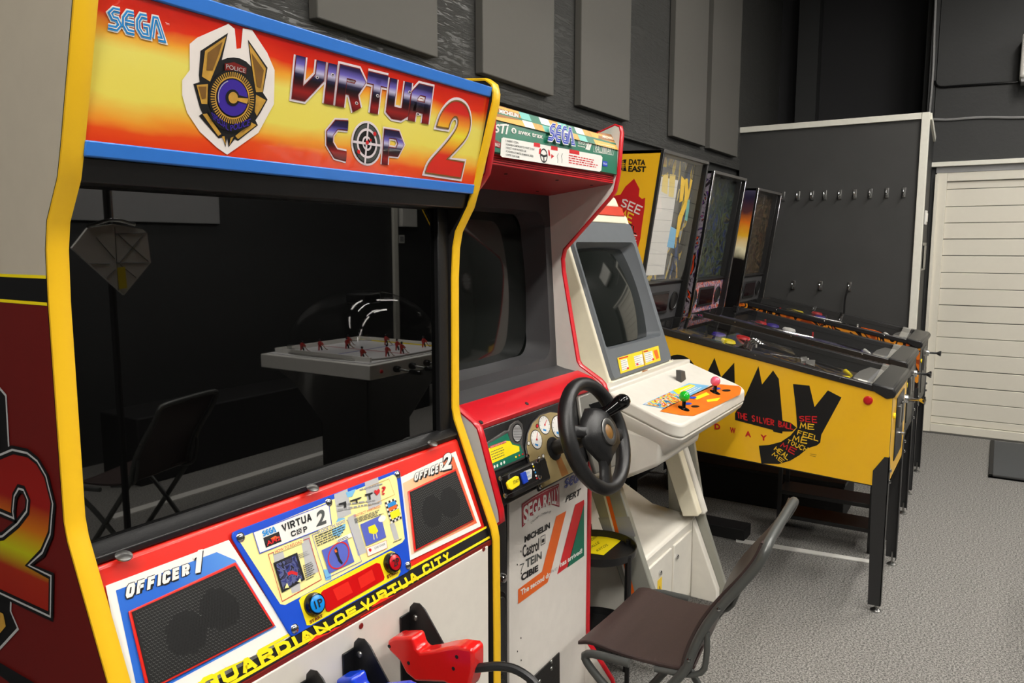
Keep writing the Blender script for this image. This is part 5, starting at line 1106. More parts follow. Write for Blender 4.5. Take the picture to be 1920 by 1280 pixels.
# base with doors
b = MB(); b.prism([(.970, .045), (.970, .365), (.978, .375), (1.15, .395), (1.35, .50), (1.45, .50), (1.50, .40), (1.70, .40), (1.70, .045)], 2.365, 2.90, 'cab_white'); bs = b.build('base_box', ca, bevel=.006)
b = MB(); b.extrude([Vector((2.86, .968, .37)), Vector((2.902, .968, .375)), Vector((2.902, .968, .05)), Vector((2.86, .968, .05))], (0, .01, 0), 'cab_white')
b.prism([(.967, .37), (.86, .10), (.86, .05), (.967, .05)], 2.862, 2.901, 'cab_white'); b.build('foot_fairing', ca, bevel=.004)
b = MB(); b.prism([(.967, .37), (.86, .10), (.86, .05), (.967, .05)], 2.366, 2.395, 'cab_white'); b.build('foot_fairing', ca, bevel=.004)
BF = Y(.968)
xs = [2.405, 2.63, 2.655, 2.85]
for x0, x1, kx in ((xs[0], xs[1], .46), (xs[2], xs[3], .12)):
    b = MB(); b.box((x0, .962, .075), (x1, .971, .335), 'cab_white'); dr_ = b.build('base_door', bs, bevel=.003)
    xk = x0+(x1-x0)*kx; b = MB(); b.lathe([(.009, 0), (.009, .006), (.006, .008), (0, .008)], (xk, .962, .285), (0, -1, 0), 'chrome', 14); b.build('lock', dr_)
    if kx > .4:
        b = MB(); b.box((xk-.02, .9605, .18), (xk+.02, .9618, .262), 'sticker_yellow'); b.build('warning_label', dr_)
        g = Gfx(Y(.9605), .0004); P3 = [Vector((xk-.013, .9605, .20)), Vector((xk+.013, .9605, .20)), Vector((xk, .9605, .235))]
        for i in range(3):
            a, d_ = P3[i], P3[(i+1) % 3]; n2 = (d_-a).normalized().cross(Vector((0, 1, 0)))*.0014; g.face([a-n2+g.off(0), d_-n2+g.off(0), d_+n2+g.off(0), a+n2+g.off(0)], 'print_black')
        g.face([Vector((xk-.0015, .96, .206)), Vector((xk+.003, .96, .218)), Vector((xk+.0, .96, .218)), Vector((xk+.001, .96, .228)), Vector((xk-.003, .96, .216)), Vector((xk, .96, .216))], 'print_black')
        g.build('warning_triangle', dr_, smooth=False, recalc=False)
b = MB(); b.box((2.40, 1.0, 0), (2.46, 1.1, .045), 'black_matt'); b.box((2.82, 1.0, 0), (2.88, 1.1, .045), 'black_matt'); b.box((2.40, 1.6, 0), (2.46, 1.68, .045), 'black_matt'); b.box((2.82, 1.6, 0), (2.88, 1.68, .045), 'black_matt'); b.build('foot', ca)
# folded grey card on the deck
p = DP.at(1281, 716)
b = MB(); b.extrude([p+Vector((-.02, .0, 0)), p+Vector((.03, 0, .006)), p+Vector((.028, .004, .036)), p+Vector((-.008, .006, .040))], (.0, .02, .004), 'dash_grey')
b.single('card_holder', 'small dark grey card holder standing on the white deck behind the green joystick', 'holder', bevel=.001)
# ------------------------------------------------------------------ pinball machines
mat('pin_yellow', (255, 196, 28), .35, coat=.3, var=.02); mat('rail_black', (40, 40, 41), .34, .2); mat('leg_black', (48, 48, 49), .42, .2)
mat('apron_steel', (176, 174, 168), .3, .6); thin_glass('play_glass', alpha=.96, spec=1.45); mat('speaker_grey', (66, 66, 68), .5)
patches('art_one', [(24, 22, 24), (60, 60, 66), (30, 34, 60), (120, 100, 60), (40, 40, 46), (160, 120, 40)], 7, .3, 3, 1)
patches('art_two', [(40, 42, 52), (24, 26, 34), (110, 112, 124), (30, 32, 44), (86, 74, 120), (50, 56, 70), (150, 150, 160)], 6, .3, 4, 5)
patches('art_three', [(70, 62, 44), (104, 96, 60), (46, 44, 38), (130, 118, 80), (84, 60, 40), (60, 56, 50)], 6, .3, 3, 9)
patches('flame_side', [(206, 66, 30), (206, 66, 30), (16, 14, 18), (128, 120, 130), (142, 134, 144), (124, 116, 128), (30, 22, 26), (80, 50, 130), (216, 90, 40)], 7, .35, 4, 3)
patches('fire_side', [(150, 60, 16), (214, 110, 24), (20, 14, 14), (236, 150, 40), (30, 18, 14), (200, 90, 20), (140, 52, 14)], 5, .35, 2, 8, (1, 1, 1))
patches('glass_one', [(190, 140, 60), (206, 176, 50), (60, 84, 130), (30, 30, 34), (24, 24, 28), (46, 50, 60), (200, 170, 60), (150, 160, 176), (120, 60, 60)], 6, .25, 2, 4, (1, 1, .6), 1)
patches('glass_two', [(26, 34, 54), (60, 84, 70), (20, 22, 28), (90, 100, 60), (40, 60, 110), (30, 30, 34), (120, 110, 60)], 9, .25, 2, 14, (1, 1, 1), 1)
patches('glass_three', [(50, 38, 26), (104, 70, 40), (36, 34, 26), (130, 104, 70), (60, 56, 30), (30, 24, 20)], 9, .25, 2, 24, (1, 1, 1), 1)
patches('panel_flames', [(150, 142, 152), (60, 50, 110), (210, 90, 50), (190, 184, 190), (70, 62, 120), (226, 120, 70), (140, 134, 142)], 11, .35, 3, 34)
grad('fire_head', 1.06, 1.80, [(0, (12, 12, 14)), (.42, (18, 14, 12)), (.5, (250, 240, 200)), (.6, (246, 190, 50)), (.72, (232, 120, 30)), (.82, (90, 50, 50)), (.92, (40, 34, 60)), (1, (70, 66, 90))], wob=.10, wscale=9)
def pinball(dx, dy, dzb, side, art, glass, bb, label, nm):
    head = 'fire_head' if side == 'fire_side' else side
    X0, X1 = 3.23+dx, 3.79+dx; yf = .318+dy
    t = thing('pinball_machine', label, 'pinball machine', (3.51+dx, 1.0+dy, 0), 'row of pinball machines')
    top = lambda y: .893+(y-yf)*.198; bot = lambda y: .512+(y-yf)*.052
    yb = 1.70+dy
    yk = 1.27+dy
    for x0, x1, k in ((X0, X0+.02, 0), (X1-.02, X1, 1)):
        b = MB(); b.prism([(yf, bot(yf)), (yf, top(yf)), (yk, top(yk)), (yb, top(yk)+.01), (yb, bot(yb))], x0+(.003 if k == 0 else 0), x1-(.003 if k else 0), 'black_matt'); b.prism([(yf, bot(yf)), (yf, top(yf)), (yk, top(yk)), (yb, top(yk)+.01), (yb, bot(yb))], x0 if k == 0 else x1-.003, x0+.003 if k == 0 else x1, side); o = b.build('cabinet_side', t)
        if k == 0: near = o
    b = MB(); b.box((X0+.02, yf, bot(yf)), (X1-.02, yf+.02, top(yf)-.004), side if side == 'pin_yellow' else 'black_satin'); fr_ = b.build('cabinet_front', t)
    b = MB(); b.prism([(yf, bot(yf)), (yf, bot(yf)+.012), (yb, bot(yb)+.012), (yb, bot(yb))], X0+.001, X1-.001, 'black_matt'); b.build('cabinet_floor', t)
    b = MB(); b.prism([(yf, bot(yf)-.004), (yf, bot(yf)), (yb, bot(yb)), (yb, bot(yb)-.004)], X0, X1, 'black_matt'); b.build('bottom_edge', t)
    b = MB(); b.prism([(yf+.02, top(yf)-.065), (yf+.02, top(yf)-.055), (yk+.1, top(yk)-.045), (yk+.1, top(yk)-.055)], X0+.021, X1-.021, art); pf = b.build('playfield', t)
    for x0, x1 in ((X0-.006, X0+.024), (X1-.024, X1+.006)):
        b = MB(); b.prism([(yf+.03, top(yf)-.012), (yf+.03, top(yf)+.012), (yk+.03, top(yk)+.014), (yk+.03, top(yk)-.016)], x0, x1, 'rail_black'); rl = b.build('side_rail', t, bevel=.003)
        if x0 < X0:
            for f_ in (.2, .55, .85):
                y = yf+(yk-yf)*f_; b = MB(); b.ball((X0-.006, y, top(y)-.001), .0035, 'chrome', seg=8); b.build('screw', rl)
    b = MB(); b.prism([(yf-.008, top(yf)-.022), (yf-.012, top(yf)-.002), (yf-.002, top(yf)+.014), (yf+.075, top(yf)+.028), (yf+.075, top(yf)+.0), (yf+.02, top(yf)-.03)], X0-.008, X1+.008, 'rail_black'); b.build('lockbar', t, bevel=.006, seg=3)
    b = MB(); b.extrude([Vector((X0+.02, yf+.07, top(yf+.07)+.011)), Vector((X1-.02, yf+.07, top(yf+.07)+.011)), Vector((X1-.02, yk+.03, top(yk+.03)+.011)), Vector((X0+.02, yk+.03, top(yk+.03)+.011))], (0, 0, .003), 'play_glass'); b.build('playfield_glass', t)
    pz_ = lambda y, h=0: top(y)-.05+h
    b = MB(); b.extrude([Vector((X0+.03, yf+.07, pz_(yf+.07, .03))), Vector((X1-.03, yf+.07, pz_(yf+.07, .03))), Vector((X1-.03, yf+.15, pz_(yf+.15, .03))), Vector((X1-.2, yf+.17, pz_(yf+.17, .03))), Vector((X0+.2, yf+.17, pz_(yf+.17, .03))), Vector((X0+.03, yf+.15, pz_(yf+.15, .03)))], (0, 0, .003), 'apron_steel'); ap = b.build('apron', pf)
    b = MB(); b.box((X0+.03, yf+.10, pz_(yf+.1, .034)), (X1-.03, yf+.125, pz_(yf+.1, .036)), 'print_grey'); b.build('apron_strip', ap)
    for x0_, x1_, y_, m_ in ((X0+.04, X0+.16, yf+.145, 'print_white'), (X0+.30, X0+.40, yf+.085, 'print_yellow' if side == 'pin_yellow' else 'print_grey')):
        b = MB(); b.extrude([Vector((x0_, y_-.035, pz_(y_-.035, .0345))), Vector((x1_, y_-.035, pz_(y_-.035, .0345))), Vector((x1_, y_, pz_(y_, .0345))), Vector((x0_, y_, pz_(y_, .0345)))], (0, 0, .001), m_); b.build('rule_card', ap)
    # playfield toys
    rnd = random.Random(int(dx*100)+3)
    for k in range(3):
        x = rnd.uniform(X0+.14, X1-.14); y = rnd.uniform(yf+.6, yk-.15); z = pz_(y)
        b = MB(); b.lathe([(.030, 0), (.028, .02), (.022, .024), (.036, .034), (.030, .044), (0, .046)], (x, y, z), (0, -.19, .98), rnd.choice(['print_red', 'print_white', 'print_yellow', 'purple']), 18); b.build('pop_bumper', pf)
    for sx in (-1, 1):
        xc = (X0+X1)/2+sx*.095; b = MB(); b.tube([(xc, yf+.23, pz_(yf+.23, .012)), (xc-sx*.065, yf+.195, pz_(yf+.195, .012))], [.011, .006], 'print_yellow' if side == 'pin_yellow' else 'print_white', 10); b.build('flipper', pf)
        xs_ = (X0+X1)/2+sx*.17; b = MB(); b.extrude([Vector((xs_, yf+.3, pz_(yf+.3))), Vector((xs_-sx*.05, yf+.25, pz_(yf+.25))), Vector((xs_-sx*.01, yf+.38, pz_(yf+.38)))], (0, 0, .01), 'print_yellow' if sx < 0 and side == 'pin_yellow' else 'print_orange' if side == 'fire_side' else 'black_satin'); b.build('slingshot', pf)
    for k in range(0 if side == 'pin_yellow' else 2):
        o_ = k*.016; xa_ = X0+.10+o_; b = MB(); b.tube([(xa_+.05, yf+.45, pz_(yf+.45, .045)), (xa_, yf+.62, pz_(yf+.6, .05)), (xa_, yf+.74-o_, pz_(yf+.74, .05)), (xa_+.05, yf+.80-o_, pz_(yf+.8, .05)), (xa_+.13-o_, yf+.74, pz_(yf+.74, .05))], .0028, 'chrome', 6, smooth=2); b.build('wire_ramp', pf)
    b = MB(); b.extrude([Vector((X0+.05, yk-.28, pz_(yk-.28, .02))), Vector((X1-.1, yk-.30, pz_(yk-.3, .02))), Vector((X1-.1, yk-.22, pz_(yk-.22, .042))), Vector((X0+.05, yk-.2, pz_(yk-.2, .042)))], (0, 0, .003), 'glass_two' if side == 'pin_yellow' else 'play_glass'); b.build('plastic_ramp', pf)
    for k in range(9):
        x = rnd.uniform(X0+.06, X1-.06); y = rnd.uniform(yf+.35, yk-.05); b = MB(); b.cyl((x, y, pz_(y)), (x, y, pz_(y, .03)), .005, rnd.choice(['print_white', 'chrome', 'print_red', 'steel']), 8); b.build('post', pf)
    # front hardware
    b = MB(); b.box((X0+.16, yf-.004, bot(yf)+.07), (X0+.42, yf+.004, bot(yf)+.33), 'rail_black'); cdr = b.build('coin_door', fr_, bevel=.002)
    for k in (0, 1): b = MB(); b.box((X0+.20+k*.11, yf-.012, bot(yf)+.2), (X0+.26+k*.11, yf-.003, bot(yf)+.29), 'steel'); b.build('coin_slot', cdr, bevel=.002)
    b = MB(); b.lathe([(.006, 0), (.006, .02), (.01, .022), (.0, .023)], (X0+.29, yf-.004, bot(yf)+.16), (0, -1, 0), 'chrome', 12); b.build('door_lock', cdr)
    b = MB(); b.lathe([(.020, 0), (.018, .012), (.007, .014), (.006, .055), (.009, .06), (.017, .072), (.017, .08), (0, .083)], (X1-.06, yf, bot(yf)+.27), (0, -1, 0), 'chrome', 18); b.build('plunger', t)
    b = MB(); b.lathe([(.012, 0), (.012, .006), (0, .007)], (X0+.09, yf, bot(yf)+.27), (0, -1, 0), 'print_yellow', 14); b.build('start_button', t)
    for x, s_ in ((X0, -1), (X1, 1)):
        b = MB(); b.lathe([(.017, 0), (.017, .004), (.013, .006), (.012, .005), (.011, .009), (0, .010)], (x, yf+.085, .851+dy*0), (s_, 0, 0), 'print_red', 18); b.build('flipper_button', t, label='red flipper button')
    # legs
    for x, s_ in ((X0-.004, 1), (X1+.004, -1)):
        for y, f_ in ((yf-.003, 1), (yb+.003, -1)):
            zt_l = .635 if f_ == 1 else .68
            b = MB()
            b.extrude([Vector((x, y, .028)), Vector((x, y+f_*.046, .028)), Vector((x, y+f_*.056, .50)), Vector((x, y+f_*.056, zt_l-.06)), Vector((x, y+f_*.018, zt_l)), Vector((x, y, zt_l))], (s_*.003, 0, 0), 'leg_black')
            b.extrude([Vector((x, y, .028)), Vector((x+s_*.036, y, .028)), Vector((x+s_*.052, y, .50)), Vector((x+s_*.052, y, zt_l-.06)), Vector((x+s_*.018, y, zt_l)), Vector((x, y, zt_l))], (0, f_*.003, 0), 'leg_black')
            lg_ = b.build('leg', t)
            b = MB(); cx_, cy_ = x+s_*.018, y+f_*.018; b.cyl((cx_, cy_, .01), (cx_, cy_, .06), .005, 'steel', 8); b.lathe([(.021, 0), (.021, .004), (.01, .012), (0, .013)], (cx_, cy_, 0), (0, 0, 1), 'steel', 16); b.build('leveller_foot', lg_)
            for zz in (zt_l-.055, zt_l-.10): b = MB(); b.ball((x+s_*.016, y-f_*.003, zz), .008, 'chrome', (1, .8, 1), 10); b.build('leg_bolt', lg_)
    # backbox
    (a0, b0, a1, b1) = bb      # front edge: y,z at top ; y,z at bottom
    HX0, HX1 = 3.20+dx, 3.80+dx
    fy = lambda z: a1+(a0-a1)*(z-b1)/(b0-b1)
    ybk = 1.60+dy
    for x0, x1, k in ((HX0, HX0+.018, 0), (HX1-.018, HX1, 1)):
        b = MB(); b.prism([(fy(b1), b1), (fy(b0), b0), (ybk, b0+.015), (ybk+.09, b1+.02)], x0, x1, head if k == 0 else 'black_satin'); hd_ = b.build('backbox_side', t)
        if k == 0: hn = hd_
    b = MB(); b.prism([(fy(b0), b0-.012), (fy(b0), b0+.001), (ybk, b0+.015), (ybk, b0-.0)], HX0, HX1, 'rail_black'); b.prism([(ybk, b1), (ybk+.02, b0), (ybk+.05, b0), (ybk+.09, b1)], HX0, HX1, 'black_matt'); b.prism([(fy(b1)+.03, b1-.04), (fy(b1)+.03, b1+.03), (ybk+.09, b1+.03), (ybk+.09, b1-.05)], HX0+.02, HX1-.02, 'black_satin'); bbx = b.build('backbox_shell', t)
    zs_ = b1+(b0-b1)*.27
    ins = .055
    b = MB(); b.prism([(fy(zs_)+ins, zs_), (fy(b0)+ins, b0-.012), (fy(b0)+ins+.005, b0-.012), (fy(zs_)+ins+.005, zs_)], HX0+.018, HX1-.018, glass); bg = b.build('backglass', t)
    b = MB(); b.prism([(fy(zs_)+.02, zs_-.008), (fy(zs_)+.05, zs_+.004), (fy(zs_)+.06, zs_-.01), (fy(zs_)+.03, zs_-.02)], HX0+.018, HX1-.018, 'rail_black'); b.build('glass_channel', t)
    pm = 'panel_flames' if side == 'flame_side' else 'speaker_grey'
    b = MB(); b.prism([(fy(b1)+.03, b1+.02), (fy(zs_)+.03, zs_-.01), (fy(zs_)+.045, zs_-.01), (fy(b1)+.045, b1+.02)], HX0+.018, HX1-.018, pm); spn = b.build('speaker_panel', t)
    zm = (b1+zs_)/2; ym = fy(zm)+.03
    up_ = Vector((0, fy(b0)-fy(b1), b0-b1)).normalized(); nn = Vector((0, -up_.z, up_.y))
    o = Vector(((HX0+HX1)/2, ym, zm))+nn*.001
    b = MB(); b.obox(o, (.13, 0, 0), up_*.055, nn*.004, 'rail_black'); dsp = b.build('display_frame', spn, bevel=.002)
    mat('display_dark', (26, 8, 12), .12); b = MB(); b.obox(o+nn*.0042, (.118, 0, 0), up_*.042, nn*.001, 'display_dark'); b.build('display_window', dsp)
    for s_ in (-1, 1):
        b = MB(); b.lathe([(.048, 0), (.048, .005), (.042, .006), (.04, .003), (0, .003)], o+Vector((s_*.21, 0, 0)), nn, 'black_satin', 24); b.build('speaker_grille', spn)
    # bright edge trims of the head opening
    for x in (HX0, HX1-.012):
        b = MB(); b.prism([(fy(b1)-.004, b1), (fy(b0)-.004, b0+.003), (fy(b0)+.012, b0+.003), (fy(b1)+.012, b1)], x-.002, x+.014, 'rail_black' if side == 'pin_yellow' else 'chrome'); b.build('corner_trim', t, bevel=.002)
    b = MB(); b.prism([(fy(b0)-.004, b0-.012), (fy(b0)-.004, b0+.004), (fy(b0)+.02, b0+.004), (fy(b0)+.02, b0-.012)], HX0, HX1, 'dash_grey'); b.build('top_trim', t, bevel=.002)
    b = MB(); gy0, gy1 = fy(zs_)+.012, fy(b0)+.012; b.prism([(gy0, zs_), (gy1, b0-.012), (gy1+.003, b0-.012), (gy0+.003, zs_)], HX0+.018, HX1-.018, 'play_glass'); b.build('backbox_glass', t)
    return t, near, hn, bg, pf
P1 = pinball(0, 0, 0, 'pin_yellow', 'art_one', 'glass_one', (1.256, 1.857, 1.374, 1.068), 'bright yellow pinball machine with black hand-drawn lettering, nearest of the three', 1)
P2 = pinball(.78, .03, 0, 'flame_side', 'art_two', 'glass_two', (1.285, 1.832, 1.395, 1.06), 'grey pinball machine with orange and purple flame art, middle of the three', 2)
P3_ = pinball(1.70, .04, 0, 'fire_side', 'art_three', 'glass_three', (1.30, 1.80, 1.40, 1.06), 'pinball machine with fiery orange side art, farthest, beside the coat hook board', 3)
# artwork of the near machine
g = Gfx(X(3.23), .0008); q = crop(1230, 540, 3.369)
g.ellipse(Q(q, (40, 410), (255, 430), (255, 640), (30, 640)), 'print_black', 1, 30)
g.hand('THE', Q(q, (60, 440), (185, 462), (180, 505), (55, 490)), .2, 'print_white', 2); g.hand("WHO'S", Q(q, (40, 510), (245, 535), (240, 590), (35, 570)), .14, 'print_white', 2)
g.poly(Q(q, (300, 600), (330, 520), (370, 440), (412, 562), (495, 470), (499, 620), (498, 760), (300, 760)), 'print_black', 1)
g.poly(Q(q, (500, 790), (560, 690), (648, 492), (670, 608), (740, 520), (776, 572), (790, 720), (800, 835), (852, 850), (888, 880), (860, 905), (800, 905), (798, 918), (742, 906), (738, 895), (500, 832)), 'print_black', 1)
g.poly(Q(q, (60, 640), (300, 600), (300, 700), (470, 800), (60, 780)), 'print_black', 1)
g.poly(Q(q, (866, 605), (970, 615), (1002, 750), (1086, 645), (1172, 690), (1045, 925), (1038, 975), (1018, 992), (960, 1010), (905, 1055), (850, 1088), (775, 1110), (666, 1107), (650, 994), (715, 990), (790, 970), (850, 930), (892, 880), (884, 760)), 'print_black', 1)
g.hand('THE SILVER BALL', Q(q, (512, 783), (870, 858), (868, 892), (515, 820)), .19, 'print_red', 2)
mat('scrawl_yellow', (246, 200, 40), .4)
for t_, q_, m in (('SEE', ((905, 808), (1018, 812), (1018, 848), (908, 838)), 'print_red'), ('ME', ((912, 850), (1000, 862), (1000, 892), (910, 885)), 'scrawl_yellow'),
                  ('FEEL', ((900, 898), (1030, 935), (1025, 965), (893, 925)), 'scrawl_yellow'), ('ME', ((868, 932), (965, 945), (955, 980), (862, 965)), 'scrawl_yellow'),
                  ('TOUCH', ((835, 955), (962, 1005), (950, 1035), (825, 975)), 'scrawl_yellow'), ('ME', ((800, 975), (890, 1020), (875, 1050), (785, 1000)), 'print_red'),
                  ('HEAL', ((762, 1000), (848, 1058), (832, 1085), (745, 1020)), 'scrawl_yellow'), ('ME', ((745, 1035), (812, 1088), (800, 1105), (732, 1055)), 'scrawl_yellow')):
    g.hand(t_, Q(q, *q_), .2, m, 2)
for i, ch in enumerate('BROADWAY'):
    u = -1+i*97.3; v = 780+i*23.3
    g.text(ch, Q(q, (u-16, v-18), (u+16, v-12), (u+16, v+20), (u-16, v+14)), 'print_red', 2, .04)
g.lines(Q(q, (972, 1040), (1020, 1048), (1020, 1072), (972, 1062)), 2, 'brown_print', 2, .3)
g.build('side_lettering', P1[1], smooth=False, recalc=False)
g = Gfx(X(3.20), .0008); h = crop(1140, 240, 3.37)
g.poly(Q(h, (166, 320), (200, 385), (195, 430), (215, 448), (236, 440), (232, 500), (215, 620), (205, 700), (188, 760), (150, 700), (100, 600), (60, 470), (30, 430), (80, 420), (110, 370)), 'print_red', 1)
g.hand('SEE', Q(h, (95, 445), (220, 500), (200, 545), (82, 490)), .19, 'print_white', 2); g.hand('ME', Q(h, (85, 510), (165, 550), (150, 600), (75, 560)), .2, 'scrawl_yellow', 2)
g.hand('FEEL', Q(h, (80, 590), (185, 625), (180, 668), (70, 630)), .18, 'print_black', 2); g.hand('ME', Q(h, (90, 660), (185, 680), (180, 710), (85, 695)), .18, 'print_white', 2)
g.text('DATA', Q(h, (136, 198), (236, 202), (234, 234), (133, 230)), 'print_black', 2, .04); g.text('EAST', Q(h, (133, 240), (240, 244), (238, 277), (130, 274)), 'print_black', 2, .04)
g.ellipse(Q(h, (72, 198), (150, 198), (150, 272), (72, 272)), 'print_black', 2, 24, 1, .0, 80, 280); f = g.q(Q(h, (72, 198), (150, 198), (150, 272), (72, 272)))
for y in (.35, .5, .65): g.ufill(f, [(.15, y-.03), (.48, y-.03), (.48, y+.03), (.15, y+.03)], 'pin_yellow', 3)
g.ufill(f, [(.28, .1), (.33, .1), (.33, .9), (.28, .9)], 'pin_yellow', 3)
g.build('head_lettering', P1[2], smooth=False, recalc=False)
# pale quad crossed by grey lines, and bold letter shape, on the near backglass
a0, b0, a1, b1 = 1.256, 1.857, 1.374, 1.068; fy_ = lambda z: a1+(a0-a1)*(z-b1)/(b0-b1)
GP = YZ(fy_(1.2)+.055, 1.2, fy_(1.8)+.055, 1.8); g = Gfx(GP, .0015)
mat('quad_pale', (222, 220, 214), .4)
g.poly(Q(h, (335, 222), (455, 242), (352, 925), (228, 932)), 'quad_pale', 0)
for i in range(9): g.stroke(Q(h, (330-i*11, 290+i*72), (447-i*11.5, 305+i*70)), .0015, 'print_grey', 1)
grad('quad_tint', 1.5, 1.85, [(0, (226, 224, 218)), (.4, (232, 216, 150)), (1, (226, 190, 70))])
g.poly(Q(h, (345, 300), (380, 290), (372, 420), (335, 400)), 'quad_tint', 1); g.poly(Q(h, (388, 290), (425, 296), (412, 440), (380, 430)), 'quad_tint', 1)
g.poly(Q(h, (300, 430), (330, 420), (340, 520), (290, 560)), 'halo', 1)
g.poly(Q(h, (462, 300), (448, 470), (470, 460), (486, 330)), 'scrawl_yellow', 1)
g.poly(Q(h, (486, 320), (500, 318), (508, 400), (520, 320), (532, 330), (500, 480), (470, 560), (440, 690), (425, 690), (440, 560), (480, 470)), 'scrawl_yellow', 1)
g.poly(Q(h, (500, 450), (515, 455), (505, 590), (482, 580)), 'teal', 1); g.poly(Q(h, (395, 620), (430, 640), (415, 760), (370, 750)), 'sky_blue', 1)
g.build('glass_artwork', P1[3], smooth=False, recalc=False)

# chrome wire ramps and plastics over the near playfield
WP = YZ(.318, .893-.012, 1.27, .893+.952*.198-.012); WP.n = -WP.n if WP.n.z < 0 else WP.n
w_ = crop(1240, 560, 4.174)
for k in range(4):
    path = [WP.at(*w_(u+k*16, v+k*13)) for u, v in ((652, 372), (655, 335), (680, 312), (720, 308), (860, 345), (1020-k*8, 396))]
    b = MB(); b.tube(path, .0035, 'chrome', 8, smooth=2); b.build('wire_ramp', P1[4])
for a, c_ in (((850, 430), (1110, 470)), ((870, 445), (1270, 560)), ((1130, 510), (1300, 575))):
    b = MB(); b.tube([WP.at(*w_(*a)), WP.at(*w_(*c_))], .003, 'chrome', 8); b.build('wire_rail', P1[4])
for pts_ in (((1090, 450), (1140, 448), (1145, 480), (1095, 480)), ((1130, 470), (1205, 475), (1200, 515), (1130, 510))):
    P_ = [WP.at(*w_(*p)) for p in pts_]; b = MB(); b.extrude([p-Vector((0, 0, .02)) for p in P_], (0, 0, .018), 'apron_steel'); b.build('ramp_bracket', P1[4], bevel=.001)
# ------------------------------------------------------------------ folding chair
mat('seat_brown', (66, 52, 50), .42, var=.2, scale=8, bump=.05, bscale=60, stretch=(1, 6, 1)); mat('tube_grey', (92, 94, 92), .36, .35); mat('ply_edge', (96, 88, 78), .5)
SZ = .44; sp_ = Z(SZ)
fl, fr2, br_, bl_ = [sp_.at(u, v) for u, v in ((1083, 1193), (1197, 1094), (1352, 1140), (1303, 1258))]
ch = thing('folding_chair', 'folding chair with dark brown ply seat and grey tube frame before the racing cabinet', 'chair', ((fl.x+br_.x)/2, (fl.y+bl_.y)/2, 0))
ax = (fr2-fl).normalized(); bx_ = (br_-bl_).normalized(); ax2 = (ax+bx_).normalized(); dv = Vector((ax2.y, -ax2.x, 0))   # dv points to the back
b = MB(); n = 14; rings_ = []
for i in range(n+1):
    t = i/n; a = fl.lerp(bl_, t); c_ = fr2.lerp(br_, t)
    dip = .012*math.sin(math.pi*t)+(.016*(1-t/.18)**2 if t < .18 else 0)-(.012*((t-.85)/.15)**2 if t > .85 else 0)
    row_t = []; row_b = []
    for j in range(7):
        s_ = j/6; p = a.lerp(c_, s_); z = SZ-dip+.004*(2*s_-1)**2; row_t.append(Vector((p.x, p.y, z))); row_b.append(Vector((p.x, p.y, z-.011)))
    rings_.append(row_t+row_b[::-1])
b.rings(rings_, 'seat_brown'); b.build('seat', ch, bevel=.003, ang=50)
# backrest: profile read on the far side, swept across the chair width
PB = Pl(br_, (-ax2.x, -ax2.y, 0))
prof_px = [(1345, 1138), (1356, 1100), (1380, 1055), (1412, 1018), (1445, 985), (1468, 955), (1478, 932)]
far = smooth_path([PB.at(*p) for p in prof_px], 2)
W_ = ax2*-.355
th = [Vector((dv.x, dv.y, 0))*.010 for _ in far]
b = MB(); rs = []
for p, t_ in zip(far, th):
    bulge = dv*.018
    rs.append([p, p+W_*.25+bulge*.75, p+W_*.5+bulge, p+W_*.75+bulge*.75, p+W_, p+W_+t_, p+W_*.75+bulge*.75+t_, p+W_*.5+bulge+t_, p+W_*.25+bulge*.75+t_, p+t_])
b.rings(rs, 'seat_brown'); b.build('backrest', ch, bevel=.003, ang=50)
tube = []
for s_, e0 in ((0, .0), (1, .0)):
    o = W_*s_+dv*.02+(ax2*.012 if s_ == 0 else -ax2*.012)
    up_pts = [p+o for p in far[::4]]
    tube.append(up_pts)
front_f = lambda s_: (fl if s_ else fr2)+(ax2*-.02 if s_ else ax2*.02)
rear_mid = []
path = []
for s_ in (0, 1):
    base = tube[s_][0]; ff = front_f(s_); foot = Vector((ff.x, ff.y, .012))+Vector((-dv.x, -dv.y, 0))*.03
    seq = [foot, base.lerp(foot, .55), base]+tube[s_][1:]
    path.append(seq)
full = path[0]+[path[0][-1]+Vector((0, 0, .012))+W_*.08, path[1][-1]+Vector((0, 0, .012))-W_*.08]+path[1][::-1]
b = MB(); b.tube(full, .0115, 'tube_grey', 12, smooth=2); b.build('main_frame', ch, ang=80)
legs = []
for s_ in (0, 1):
    st_ = front_f(s_)+Vector((0, 0, -.022))-dv*-.03; bkp = (bl_ if s_ else br_)+(ax2*.02*(-1 if s_ else 1)*-.6); foot = Vector((bkp.x, bkp.y, .012))+dv*.06
    legs.append([st_+dv*.12, st_, st_+Vector((0, 0, -.03)), st_.lerp(foot, .3), foot])
b = MB(); b.tube(legs[0], .0105, 'tube_grey', 12, smooth=2); b.build('leg', ch, ang=80)
b = MB(); b.tube(legs[1], .0105, 'tube_grey', 12, smooth=2); b.build('leg', ch, ang=80)
b = MB(); b.cyl(legs[0][-1]+Vector((0, 0, .03))-dv*.01, legs[1][-1]+Vector((0, 0, .03))-dv*.01, .008, 'tube_grey', 10); b.build('cross_bar', ch)
for s_ in (0, 1):
    a = (br_ if s_ == 0 else bl_); a = Vector((a.x, a.y, SZ-.012)); t0 = tube[s_][2]
    b = MB(); b.tube([a-dv*.10+Vector((0, 0, -.01)), a+dv*.02, t0.lerp(a, .4)+dv*.02, t0+dv*.012], .0075, 'tube_grey', 8, smooth=2); b.build('seat_link', ch, ang=80)
    for k in (1, 3): p = tube[s_][k]; b = MB(); b.ball(p+(ax2 if s_ == 0 else -ax2)*.012, .005, 'chrome', seg=8); b.build('rivet', ch)
